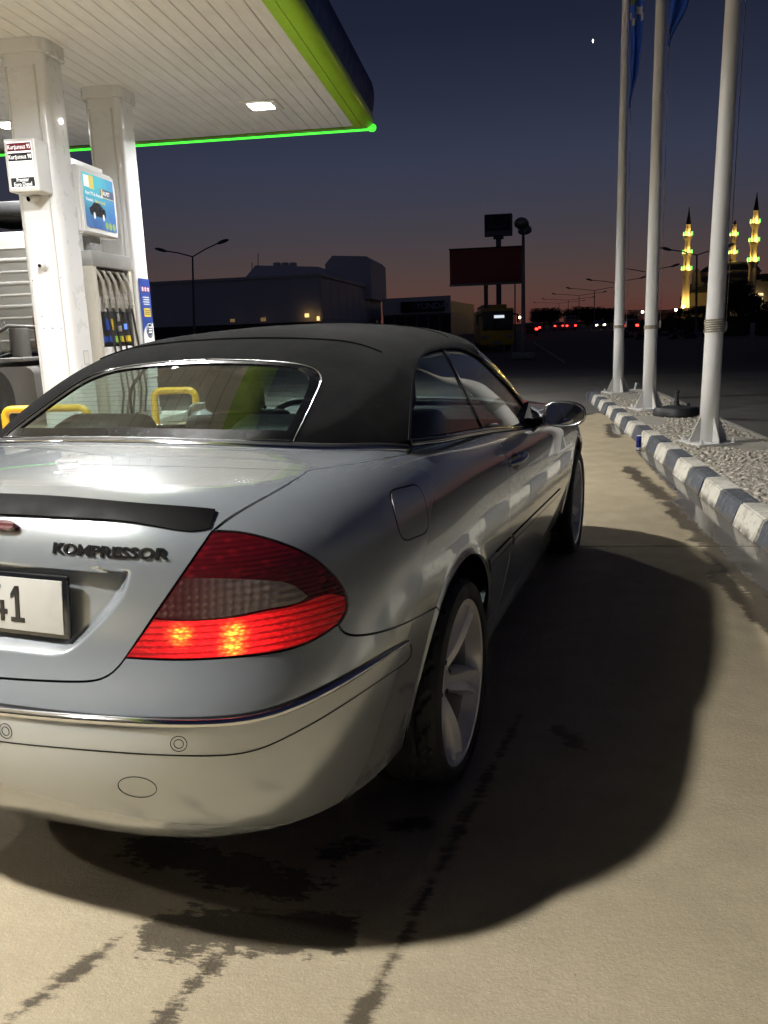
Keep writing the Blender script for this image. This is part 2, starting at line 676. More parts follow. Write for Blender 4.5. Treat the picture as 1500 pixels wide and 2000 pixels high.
def panel_data(F, dom, outline, res=.014, gap=.0016, rim=.012, off=0.0, fine=None):
    B = dom.to2(outline)
    area = .5 * np.sum(B[:, 0] * np.roll(B[:, 1], -1) - np.roll(B[:, 0], -1) * B[:, 1])
    if area < 0:
        B = B[::-1]
    e = np.roll(B, -1, 0) - B
    nrm = np.stack([-e[:, 1], e[:, 0]], -1) / (np.linalg.norm(e, axis=1, keepdims=True) + 1e-12)
    nv = nrm + np.roll(nrm, 1, 0)
    nv /= np.linalg.norm(nv, axis=1, keepdims=True) + 1e-9
    B = B + nv * gap
    lo, hi = B.min(0), B.max(0)
    gx, gy = np.meshgrid(np.arange(lo[0], hi[0], res), np.arange(lo[1], hi[1], res))
    G = np.stack([gx.ravel(), gy.ravel()], -1)
    G[:, 0] += (np.round((G[:, 1] - lo[1]) / res) % 2) * res * .5
    if fine is not None:                 # a finer mesh where the surface has detail
        fl, fh, fr = fine
        gx, gy = np.meshgrid(np.arange(fl[0], fh[0], fr), np.arange(fl[1], fh[1], fr))
        H = np.stack([gx.ravel(), gy.ravel()], -1)
        G = np.concatenate([G[~((G > fl) & (G < fh)).all(1)], H])
    G = G[inside(B, G)]
    G = G[poly_dist(B, G) > .45 * res]
    V2 = np.concatenate([B, G])
    nb = len(B)
    vo, eo, fo, ov, oe, of = geometry.delaunay_2d_cdt([Vector(v) for v in V2], [], [list(range(nb))], 1, 1e-7)
    V2 = np.array([(v.x, v.y) for v in vo])
    P = project(F, *dom.rays(V2))
    N = normals(F, P)
    offv = off(P) if callable(off) else np.full(len(P), off)
    Pd = P + N * offv[:, None]
    first = {}
    for i, l in enumerate(ov):
        for k in l:
            first[k] = i
    ring = [first[k] for k in range(nb) if k in first]
    ring = [r for i, r in enumerate(ring) if r != ring[i - 1]]
    faces = [tuple(f) for f in fo]
    # orient
    a, b, c = (Pd[[f[i] for f in faces]] for i in range(3))
    fn = np.cross(b - a, c - a)
    flip = (fn * (N[[f[0] for f in faces]])).sum(1) < 0
    faces = [f[::-1] if fl else f for f, fl in zip(faces, flip)]
    V, VN = list(Pd), list(N)
    if rim:
        k0 = len(V)
        ctr = Pd[ring].mean(0)
        for i, r in enumerate(ring):
            t = Pd[ring[(i + 1) % len(ring)]] - Pd[ring[i - 1]]
            outw = np.cross(t, N[r])
            outw /= np.linalg.norm(outw) + 1e-12
            V += [Pd[r], P[r] - N[r] * rim]
            VN += [outw * .8 + N[r] * .2, outw]
        n = len(ring)
        for i in range(n):
            j = (i + 1) % n
            faces.append((k0 + 2 * i, k0 + 2 * i + 1, k0 + 2 * j + 1, k0 + 2 * j))
    return np.array(V), np.array(VN), faces


def panel_mesh(name, data, mirror=False):
    V, N, faces = data
    if mirror:
        V, N, faces = V * [-1, 1, 1], N * [-1, 1, 1], [f[::-1] for f in faces]
    me = bpy.data.meshes.new(name)
    me.from_pydata([tuple(v) for v in V], [], faces)
    me.polygons.foreach_set('use_smooth', [True] * len(me.polygons))
    me.normals_split_custom_set_from_vertices([tuple(n) for n in N])
    return me


def panel(name, F, dom, outline, mat, parent, both=False, **kw):
    d = panel_data(F, dom, outline, **kw)
    o = link(name, panel_mesh(name, d), mat, parent)
    if both:
        p2 = both if isinstance(both, bpy.types.Object) else parent
        return o, link(name, panel_mesh(name, d, True), mat, p2)
    return o


def strip(name, F, A, B, mat, parent, both=False, off=.001, k=4, rim=.006):   # surface band between two matched lines
    n = 2 + int(max(np.linalg.norm(np.diff(A, axis=0), axis=1).sum(), .05) / .01)
    rs = lambda C: np.stack([np.interp(np.linspace(0, 1, n), np.linspace(0, 1, len(C)), C[:, i]) for i in range(3)], -1)
    A, B = rs(np.array(A)), rs(np.array(B))
    rows = [snap(F, A + (B - A) * j / k) for j in range(k + 1)]
    P = np.concatenate(rows)
    N = normals(F, P)
    V = list(P + N * off)
    VN = list(N)
    faces = []
    for j in range(k):
        for i in range(n - 1):
            faces.append((j * n + i, j * n + i + 1, (j + 1) * n + i + 1, (j + 1) * n + i))
    a, b, c = (np.array(V)[[f[i] for f in faces]] for i in range(3))
    if ((np.cross(b - a, c - a) * N[[f[0] for f in faces]]).sum() < 0):
        faces = [f[::-1] for f in faces]
    if rim:                              # edges turned down into the body
        for row, sgn in ((0, 1), (k, -1)):
            k0 = len(V)
            side = rows[0] - rows[-1] if row == 0 else rows[-1] - rows[0]
            side /= np.linalg.norm(side, axis=1, keepdims=True) + 1e-9
            for i in range(n):
                V += [V[row * n + i], V[row * n + i] - N[row * n + i] * (off + rim)]
                VN += [side[i], side[i]]
            for i in range(n - 1):
                faces.append((k0 + 2 * i, k0 + 2 * i + 1, k0 + 2 * i + 3, k0 + 2 * i + 2))
    data = (np.array(V), np.array(VN), faces)
    o = link(name, panel_mesh(name, data), mat, parent)
    if both:
        p2 = both if isinstance(both, bpy.types.Object) else parent
        return o, link(name, panel_mesh(name, data, True), mat, p2)
    return o


def ribbon(name, F, C, width, mat, parent, both=False, off=.0009):            # a narrow line lying on the surface
    C = np.array(C)
    N = normals(F, C)
    t = np.gradient(C, axis=0)
    s = np.cross(t, N)
    s /= np.linalg.norm(s, axis=1, keepdims=True) + 1e-12
    A, B = C + s * width / 2 + N * off, C - s * width / 2 + N * off
    n = len(C)
    V = np.concatenate([A, B, A - N * .004, B - N * .004])
    VN = np.concatenate([N, N, s, -s])
    faces = []
    for i in range(n - 1):
        faces += [(i, i + 1, n + i + 1, n + i), (2 * n + i, 2 * n + i + 1, i + 1, i), (n + i, n + i + 1, 3 * n + i + 1, 3 * n + i)]
    data = (V, VN, faces)
    o = link(name, panel_mesh(name, data), mat, parent)
    if both:
        return o, link(name, panel_mesh(name, data, True), mat, both if isinstance(both, bpy.types.Object) else parent)
    return o
# ---------------------------------------------------------------- ground, concrete, kerb, island
def ground_material():
    t = NT('concrete')
    p = t.pos()
    flat = t.vm('MULTIPLY', p, (1, 1, 0))
    big = t.noise(.55, 5, .6, flat)
    midn = t.noise(4.5, 6, .65, flat)
    fine = t.noise(130, 4, .7, flat)
    grit = t.noise(420, 2, .6, flat)
    brush = t.noise(26, 5, .7, t.vm('MULTIPLY', flat, (1.0, 7.0, 1)))
    c = t.mix(t.ramp(big, .3, .7), (.355, .292, .186), (.45, .372, .242))
    c = t.mix(t.math('MULTIPLY', t.ramp(midn, .35, .7), .45), c, (.29, .240, .155))
    c = t.mix(t.math('MULTIPLY', t.ramp(brush, .45, .62), .16), c, (.24, .22, .175))
    c = t.mix(t.math('MULTIPLY', t.ramp(fine, .50, .70), .38), c, (.59, .495, .33))
    c = t.mix(t.math('MULTIPLY', t.ramp(t.noise(3.2, 3, .5, flat), .70, .74), .35), c, (.10, .09, .07))
    spots = t.n('TexVoronoi', Scale=7.0, Vector=flat)
    c = t.mix(t.math('MULTIPLY', t.ramp(spots.outputs['Distance'], .035, .015), .6), c, (.07, .06, .05))
    # tyre-worn darker lane and dusty kerb side
    # wet marks: drips along the lane, a spill behind the car, water standing against the kerb
    warp = t.n('TexNoise', Scale=5.0, Detail=6.0, Roughness=.72, Vector=flat)
    rag = t.n('TexNoise', Scale=26.0, Detail=4.0, Roughness=.7, Vector=t.vm('MULTIPLY', flat, (.6, 2.2, 1)))
    def seg(a, b, r, ragged=.09):
        A, Bv = np.array([*a, 0.0]), np.array([*b, 0.0])
        ab = Bv - A
        q = t.vm('SUBTRACT', flat, tuple(A))
        k = t.math('MULTIPLY', t.vm('DOT_PRODUCT', q, tuple(ab)), 1 / float(ab @ ab), clamp=True)
        d = t.vm('LENGTH', t.vm('SUBTRACT', q, t.vm('SCALE', tuple(ab), scale=k)))
        w = t.math('MULTIPLY', t.math('SUBTRACT', warp.outputs['Fac'], .5), ragged * 2.4)
        w2 = t.math('MULTIPLY', t.math('SUBTRACT', rag.outputs['Fac'], .5), ragged * 1.6)
        return t.math('SUBTRACT', t.math('ADD', d, t.math('ADD', w, w2)), r)
    def union(*ds):
        m = ds[0]
        for d in ds[1:]:
            m = t.math('MINIMUM', m, d)
        return m
    damp = union(seg((.07, 2.80), (-.31, 1.33), .006, .055), seg((-.86, 1.66), (-1.05, 1.28), .008, .06), seg((-.82, 1.63), (-.40, 1.66), .065, .10), seg((-.62, 1.60), (-.72, 1.30), .018, .085),
                 seg((-1.0, 1.95), (-.5, 1.80), .05, .12), seg((-.45, 1.95), (-.35, 2.0), .03, .12), seg((1.22, 8.1), (1.30, 6.6), .07, .15), seg((1.42, 6.4), (1.43, 3.2), .19, .14),
                 seg((1.2, 4.6), (1.24, 3.0), .05, .08), seg((1.52, 11.6), (1.40, 10.3), .08, .12), seg((1.45, 14.0), (1.30, 13.0), .12, .15), seg((.2, 2.7), (.25, 2.62), .03, .08), seg((-.28, 2.1), (-.22, 2.12), .03, .06))
    dampm = t.ramp(damp, .018, -.010)
    pool = union(seg((1.56, 9.0), (1.50, 6.5), .085, .07), seg((1.50, 6.5), (1.52, 2.5), .16, .09), seg((1.56, 11.5), (1.50, 10.6), .07, .05))
    poolm = t.ramp(pool, .02, -.01)
    wet = t.math('MAXIMUM', dampm, poolm)
    c = t.mix(wet, c, t.mix(.90, c, (.050, .037, .020)))
    c = t.mix(poolm, c, (.13, .115, .09))
    r = t.math('MULTIPLY', t.math('SUBTRACT', 1.0, t.math('MULTIPLY', dampm, .38)), t.ramp(midn, .3, .7, .72, .9))
    r = t.math('ADD', t.math('MULTIPLY', r, t.math('SUBTRACT', 1.0, poolm)), t.math('MULTIPLY', poolm, t.ramp(t.noise(3.0, 3, .5, flat), .4, .65, .03, .12)))
    t.set(Base_Color=c, Roughness=r)
    h = t.math('ADD', t.math('MULTIPLY', fine, 1.0), t.math('MULTIPLY', grit, .5))
    h = t.math('ADD', h, t.math('MULTIPLY', t.noise(55, 3, .6, flat), 1.2))
    h = t.math('MULTIPLY', h, t.math('SUBTRACT', 1.0, t.math('MULTIPLY', poolm, .985)))
    t.bump(h, .0034, .8)
    simple('joint', (.05, .045, .038), .95)
    t = NT('asphalt')
    p = t.pos()
    c = t.mix(t.noise(.35, 5, .6, p), (.035, .034, .035), (.060, .058, .056))
    c = t.mix(t.math('MULTIPLY', t.noise(60, 3, .7, p), .5), c, (.085, .08, .075))
    t.set(Base_Color=c, Roughness=.9)
    t.bump(t.noise(150, 3, .7, p), .003)
    t = NT('dark_concrete')
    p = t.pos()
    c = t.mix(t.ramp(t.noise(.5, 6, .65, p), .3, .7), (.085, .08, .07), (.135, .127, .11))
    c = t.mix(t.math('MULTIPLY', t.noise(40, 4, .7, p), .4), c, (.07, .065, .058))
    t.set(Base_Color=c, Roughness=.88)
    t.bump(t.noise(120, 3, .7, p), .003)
    t = NT('rough_ground')
    p = t.pos()
    c = t.mix(t.ramp(t.noise(.3, 6, .65, p), .35, .65), (.040, .036, .026), (.075, .066, .046))
    t.set(Base_Color=c, Roughness=.95)
    t.bump(t.noise(6, 6, .7, p), .04)


def build_ground():
    ground_material()
    # the ground as one sheet to the horizon
    g = quad_mesh('ground', [(-2500, -300, -.06), (2500, -300, -.06), (2500, 4000, -.06), (-2500, 4000, -.06)], [(0, 1, 2, 3)], 'rough_ground')
    tag(g, kind='structure')
    a = quad_mesh('road', [(-60, 22.1, -.012), (14, 22.1, -.012), (20, 60, -.012), (60, 420, -.012), (20, 420, -.012), (-60, 90, -.012)], [(0, 1, 2, 3, 4, 5)], 'asphalt')
    tag(a, kind='structure')
    base = quad_mesh('concrete_apron', [(-22, -12, -.03), (13.5, -12, -.03), (13.5, 22.06, -.03), (-22, 22.06, -.03)], [(0, 1, 2, 3)], 'joint')
    tag(base, kind='structure')
    xs = [-22, -17.4, -12.8, -8.2, -3.72, 2.1, 5.2, 9.4, 13.5]
    ys = [-12, -2.9, 5.18, 13.1, 22.05]
    for i in range(len(xs) - 1):
        for j in range(len(ys) - 1):
            bm = bmesh.new()
            g_ = .0035
            x0, x1, y0, y1 = xs[i] + g_, xs[i + 1] - g_, ys[j] + g_, ys[j + 1] - g_
            add_box(bm, ((x0 + x1) / 2, (y0 + y1) / 2, -.05), (x1 - x0, y1 - y0, .10))
            bmesh.ops.bevel(bm, geom=[e for e in bm.edges if all(v.co.z > -.01 for v in e.verts)], offset=.006, segments=1, affect='EDGES')
            link('slab', mesh_of(bm, 'slab'), 'concrete' if xs[i] < 2 and ys[j] < 13 else 'dark_concrete', base)  # darker concrete right of the island and beyond the last cross joint
    # far road: painted edge line and low kerb stones seen in the dusk
    ln = quad_mesh('lane_line', [at_z(1040, 668, -.008), at_z(1043, 668, -.008), at_z(1106, 708, -.008), at_z(1101, 708, -.008)], [(0, 1, 2, 3)], simple('faded_paint', (.30, .29, .27), .8).m, a)


KERB_X, KERB_Z = 1.57, .15


def build_island():
    simple('kerb_white', (.60, .57, .49), .85, dirt=.5, scale=5, bump=.004, bscale=30, var=.16)
    simple('kerb_blue', (.070, .078, .095), .8, dirt=.25, scale=7, bump=.004, bscale=30, var=.35)
    for nm, chipped in (('kerb_white', (.30, .27, .215)), ('kerb_blue', (.20, .195, .185))):     # worn and chipped paint
        mt = M[nm]
        nt = mt.node_tree
        t = NT.__new__(NT)
        t.m, t.t, t.b = mt, nt, nt.nodes['Principled BSDF']
        old = t.b.inputs['Base Color'].links[0].from_socket
        p = t.pos()
        wear = t.math('MULTIPLY', t.ramp(t.noise(13, 7, .75, p), .52, .62), .75)
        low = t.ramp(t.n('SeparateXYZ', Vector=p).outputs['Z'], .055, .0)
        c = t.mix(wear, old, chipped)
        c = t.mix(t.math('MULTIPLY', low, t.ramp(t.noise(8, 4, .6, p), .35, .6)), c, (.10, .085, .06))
        t.set(Base_Color=c)
    simple('mortar', (.36, .335, .28), .95, bump=.012, bscale=22, var=.2)
    t = NT('pebble')
    oi = t.n('ObjectInfo')
    o = t.obj()
    c = t.mix(t.ramp(t.noise(31, 2, .5, t.pos()), .3, .7), (.20, .175, .135), (.64, .59, .49))
    t.set(Base_Color=c, Roughness=.75)
    Y0, Y1, XR = -1.0, 15.25, 2.72
    isl = quad_mesh('island', [(KERB_X + .19, Y0, .128), (XR, Y0, .128), (XR, Y1, .128), (KERB_X + .19, Y1, .128), (KERB_X + .19, Y0, 0), (XR, Y0, 0), (XR, Y1, 0), (KERB_X + .19, Y1, 0)],
                    [(0, 1, 2, 3), (1, 5, 6, 2), (3, 2, 6, 7), (0, 4, 5, 1)], 'mortar')
    tag(isl, kind='structure')
    # kerb blocks: battered face, rounded edges
    def block(nm, vari):
        bm = bmesh.new()
        L = .5 - .007
        prof = [(0, -.02), (.045, KERB_Z - .03), (.062, KERB_Z), (.20, KERB_Z), (.20, -.02)]
        prof = [(a + vari * random.uniform(-.004, .004), b + vari * random.uniform(-.003, .003)) for a, b in prof]
        add_prism(bm, prof, .0035, .0035 + L, 'y')
        bmesh.ops.bevel(bm, geom=list(bm.edges), offset=.010, segments=2, affect='EDGES')
        return mesh_of(bm, nm, 50)
    ms = {('w', k): block('kerb_block', k % 4) for k in range(3)}
    ms.update({('b', k): block('kerb_block', k % 4) for k in range(3)})
    for (c, k), m in ms.items():
        m.materials.append(M['kerb_white' if c == 'w' else 'kerb_blue'])
    y = 5.26 - 12 * .5
    k = 0
    while y < Y1 - .3:
        # blue block lies between 5.76 and 6.26
        c = 'b' if k % 2 == 1 else 'w'
        link('kerb_block', ms[(c, k % 3)], None, isl, (KERB_X + random.uniform(-.006, .006), y, random.uniform(-.004, .003)), (0, 0, random.uniform(-.006, .006)))
        y += .5
        k += 1
    for i in range(2):
        link('kerb_block', ms[('w' if i else 'b', i)], None, isl, (KERB_X + .02 + .5 * (i + 1), Y1 + .17, 0), (0, 0, math.pi / 2))
    # edging on the far side of the island
    box('island_edging', (XR + .04, (Y0 + Y1) / 2, .06), (.08, Y1 - Y0, .145), 'mortar', isl, .012)
    # pebbles set in mortar
    shapes = []
    for k in range(6):
        bm = bmesh.new()
        bmesh.ops.create_icosphere(bm, subdivisions=1, radius=1)
        r = random.Random(k)
        for v in bm.verts:
            v.co *= r.uniform(.82, 1.15)
        for f in bm.faces:
            f.smooth = True
        m = mesh_of(bm, 'pebble')
        m.materials.append(M['pebble'])
        shapes.append(m)
    spots = []
    r = random.Random(3)
    cell = {}
    tries = 0
    while tries < 26000:
        tries += 1
        yy = 2.5 + 12.7 * r.random()
        xx = KERB_X + .225 + (XR - KERB_X - .25) * r.random()
        s = r.uniform(.010, .022) if r.random() < .55 else r.uniform(.020, .038)
        key = (int(xx / .07), int(yy / .07))
        if any((xx - a) ** 2 + (yy - b) ** 2 < (s + c) ** 2 * .95 for dx in (-1, 0, 1) for dy in (-1, 0, 1) for a, b, c in cell.get((key[0] + dx, key[1] + dy), ())):
            continue
        cell.setdefault(key, []).append((xx, yy, s))
        spots.append((xx, yy, s))
    # bare mortar patches
    spots = [q for q in spots if math.sin(q[0] * 5 + q[1] * 1.3) + math.sin(q[1] * 2.1 - q[0] * 3) > -1.25]
    vis = lambda q: (q[1] > 5.4 + (q[0] - 1.8) * 3.0)
    near = sorted([q for q in spots if vis(q)], key=lambda q: q[1])[:290]
    ns = set(near)
    for i, (xx, yy, s) in enumerate(near):
        o = link('pebble', shapes[i % 6], None, isl, (xx, yy, .130), (0, 0, r.random() * 6))
        o.scale = (s * r.uniform(1, 1.35), s * r.uniform(.8, 1.1), s * r.uniform(.30, .62))
    V, Fc = [], []
    src = [(np.array([v.co[:] for v in m.vertices]), [tuple(p.vertices) for p in m.polygons]) for m in shapes]
    for i, (xx, yy, s) in enumerate(q for q in spots if q not in ns):
        v, f = src[i % 6]
        a = r.random() * 6
        sc = np.array([s * r.uniform(1, 1.35), s * r.uniform(.8, 1.1), s * r.uniform(.30, .62)])
        w = v * sc
        w = np.stack([w[:, 0] * math.cos(a) - w[:, 1] * math.sin(a) + xx, w[:, 0] * math.sin(a) + w[:, 1] * math.cos(a) + yy, w[:, 2] + .130], -1)
        k0 = len(V)
        V += [tuple(q) for q in w]
        Fc += [tuple(k0 + j for j in t_) for t_ in f]
    st = quad_mesh('pebbles', V, Fc, 'pebble', isl, True)
    tag(st, kind='stuff')


def build_poles():
    simple('pole_white', (.86, .86, .855), .38, coat=.25, var=.03, scale=2)
    simple('steel_base', (.62, .61, .58), .5, var=.08, dirt=.3, scale=12)
    simple('rope', (.38, .34, .26), .9, bump=.002, bscale=200)
    simple('flag_blue', (.03, .115, .62), .75, var=.25, scale=5)
    simple('flag_green', (.12, .20, .03), .75)
    simple('flag_white', (.55, .55, .55), .75)
    labels = ['white flagpole nearest the camera, its base bolted among the kerb pebbles', 'white flagpole in the middle, beside the black parasol base', 'white flagpole farthest from the camera with a furled blue flag']
    for i, (x, y, tx, rope_h) in enumerate([(2.112, 8.75, .031 / 4.0, 1.10), (2.125, 12.25, -.021 / 5.1, 1.12), (2.098, 15.2, -.036 / 6.2, 1.12)]):
        p = empty('flagpole', (x, y, .13))
        tag(p, labels[i], 'flagpole', 'flagpoles on the kerbed island')
        H_, n = 9.0, 20
        bm = bmesh.new()
        add_tube(bm, [(tx * z, 0, z) for z in np.linspace(0, H_, 10)], [.094 - .0062 * z for z in np.linspace(0, H_, 10)], 28)
        link('pole', mesh_of(bm, 'pole', 50), 'pole_white', p)
        box('base_plate', (0, 0, .012), (.44, .44, .022), 'steel_base', p, .003, .3)
        for k in range(4):
            a = .3 + k * math.pi / 2
            bm = bmesh.new()
            add_prism(bm, [(.085, .02), (.205, .02), (.205, .05), (.10, .27), (.085, .27)], -.006, .006, 'y')
            g = link('gusset', mesh_of(bm, 'gusset'), 'steel_base', p, (0, 0, 0), (0, 0, a))
            bm = bmesh.new()
            add_lathe(bm, [(0, .07), (.012, .07), (.012, .045), (.02, .045), (.02, .022)], 6)
            a2 = a + math.pi / 4
            link('anchor_bolt', mesh_of(bm, 'bolt'), 'steel_base', p, (.245 * math.cos(a2), .245 * math.sin(a2), 0))
        rp = []
        zz = rope_h if i == 0 else rope_h
        for k in range(90):
            a = k * .45
            rr = .094 - .0062 * zz + .006
            rp.append((tx * zz + rr * math.cos(a), rr * math.sin(a), zz + .0016 * k * (1 if i == 0 else .35)))
        tube('rope_wrap', rp, .007, 'rope', p, 6)
        tube('halyard', [(.115, .0, zz), (.12, .0, zz + .5), (.112 + tx * 4, 0, 4.5), (.07 + tx * 9, 0, 8.9)], .004, 'rope', p, 6)
        lathe('cleat', [(0, .05), (.012, .05), (.018, .03), (.018, -.03), (.012, -.05), (0, -.05)], 'steel_base', p, 10, 'z', (.112, 0, zz + .06))
        lathe('finial', [(0, H_ + .10), (.04, H_ + .08), (.055, H_ + .04), (.04, H_), (.03, H_ - .02)], 'steel_base', p, 16, 'z', (tx * H_, 0, 0))
    # flags hanging limp
    def flag(pole_x, y, z0, z1, wid, label, lean, bands):
        n, m = 26, 14
        V, Fc = [], []
        for i in range(n + 1):
            f = i / n
            z = z1 + (z0 - z1) * f
            for k in range(m + 1):
                g = k / m
                w = wid * (.35 + .65 * math.sin(math.pi * min(1, f * .9 + .12)) ** .6) * (1 - .75 * smooth(.8, 1.0, np.array(f)))
                V.append((pole_x + .01 + g * w + lean * f + .012 * math.sin(f * 9 + g * 3), y + .055 * math.sin(g * 9 + f * 4) + .02 * math.sin(g * 17), z - .10 * g * f))
        for i in range(n):
            for k in range(m):
                Fc.append((i * (m + 1) + k, i * (m + 1) + k + 1, (i + 1) * (m + 1) + k + 1, (i + 1) * (m + 1) + k))
        me = bpy.data.meshes.new('flag')
        me.from_pydata(V, [], Fc)
        for q in ('flag_blue', 'flag_green', 'flag_white'):
            me.materials.append(M[q])
        for j, pl in enumerate(me.polygons):
            i, k = divmod(j, m)
            pl.use_smooth = True
            f, g = i / n, k / m
            pl.material_index = 1 if (bands and f < bands and g < .5) else (2 if bands and abs(f - bands - .05 - .04 * math.sin(g * 7)) < .022 else 0)
        sol = link('flag', me)
        md = sol.modifiers.new('cloth', 'SOLIDIFY')
        md.thickness = .003
        tag(sol, label, 'flag', 'flags hanging from the poles')
        return sol
    flag(2.15, 15.2, 4.86, 7.6, .17, 'limp blue flag with green and white patch on the farthest pole', .0, .44)
    flag(2.20, 12.25, 4.92, 7.2, .30, 'plain blue flag corner hanging from the middle pole', .0, 0)


def build_small_things():
    simple('can_blue', (.012, .03, .23), .3, .6, coat=.5)
    simple('can_silver', (.60, .60, .62), .3, .9)
    c = empty('drink_can', (1.497, 9.16, 0))
    tag(c, 'blue drink can standing on the concrete against the kerb', 'can')
    lathe('can_body', [(.0, .008), (.022, .008), (.026, 0), (.0285, .012), (.0285, .150), (.024, .164), (.022, .166)], 'can_blue', c, 28)
    lathe('can_band', [(.0289, .012), (.0289, .040), (.0286, .0405)], 'can_silver', c, 28)
    lathe('can_lid', [(.0, .160), (.019, .160), (.022, .168), (.0245, .163)], 'can_silver', c, 28)
    simple('base_black', (.028, .029, .031), .6, bump=.002, bscale=40)
    for i, (x, y, lab) in enumerate([(2.32, 11.35, 'black plastic parasol base with upright stem lying on the pebble island'), (2.06, 15.72, 'black round parasol base half hidden behind the farthest flagpole')]):
        b = empty('parasol_base', (x, y, .13 if i == 0 else .0), .4 * i)
        tag(b, lab, 'parasol base', 'parasol bases on the island')
        bm = bmesh.new()
        n = 36
        rows = []
        for r, z in ((.0, .0), (.27, .0), (.285, .02), (.28, .08), (.25, .115), (.10, .13), (.05, .135), (.045, .15), (0, .15)):
            rows.append([bm.verts.new(((r * (1 + .05 * math.cos(4 * a))) * math.cos(a), (r * (1 + .05 * math.cos(4 * a))) * math.sin(a), z)) for a in np.linspace(0, 2 * math.pi, n, endpoint=False)])
        for A, B in zip(rows, rows[1:]):
            for k in range(n):
                bm.faces.new((A[k], A[(k + 1) % n], B[(k + 1) % n], B[k]))
        bmesh.ops.remove_doubles(bm, verts=bm.verts, dist=1e-5)
        bmesh.ops.recalc_face_normals(bm, faces=bm.faces)
        link('tank', mesh_of(bm, 'tank', 40), 'base_black', b)
        lathe('stem', [(.0, .14), (.036, .14), (.034, .19), (.024, .20), (.024, .29), (.036, .30), (.036, .325), (.02, .335), (0, .335)], 'base_black', b, 20)
        lathe('filler_cap', [(0, .155), (.022, .152), (.024, .12)], 'base_black', b, 14, 'z', (.17, .08, 0))
    for k, (u, v) in enumerate([(1240, 762)]):
        q = at_z(u, v, .13)
        o = tube('plastic_stub', [(q[0], q[1], .12), (q[0] + .03, q[1], .26)], .028, 'pole_white', None, 10)
        tag(o, 'short white pipe stub sticking up at the island edge', 'pipe')
# ---------------------------------------------------------------- petrol station canopy, columns, pump
CEIL = 5.0


def lamp_fixture(parent, x, y, power, spread):
    f = box('lamp_frame', (x, y, CEIL - .012), (.62, .62, .02), 'lamp_frame', parent, .004)
    box('lamp_panel', (x, y, CEIL - .026), (.36, .36, .008), 'lamp_panel', f)
    l = bpy.data.lights.new('canopy_lamp', 'AREA')
    l.energy = power
    l.shape = 'SQUARE'
    l.size = .24
    l.spread = math.radians(spread)
    l.color = (1.0, .99, .975)
    o = bpy.data.objects.new('canopy_lamp', l)
    COL.objects.link(o)
    o.location = (x, y, CEIL - .036)
    return f


def sweep(name, prof, path, mat, parent, ang=30):     # profile (out, z) carried along a plan path of (x, y, nx, ny)
    V, Fc = [], []
    n = len(prof)
    for x, y, nx, ny in path:
        for o, z in prof:
            V.append((x + nx * o, y + ny * o, z))
    for i in range(len(path) - 1):
        for k in range(n - 1):
            Fc.append((i * n + k, (i + 1) * n + k, (i + 1) * n + k + 1, i * n + k + 1))
    bm = bmesh.new()
    me = bpy.data.meshes.new(name)
    me.from_pydata(V, [], Fc)
    bm.from_mesh(me)
    bmesh.ops.recalc_face_normals(bm, faces=bm.faces)
    return link(name, mesh_of(bm, name, ang), mat, parent)


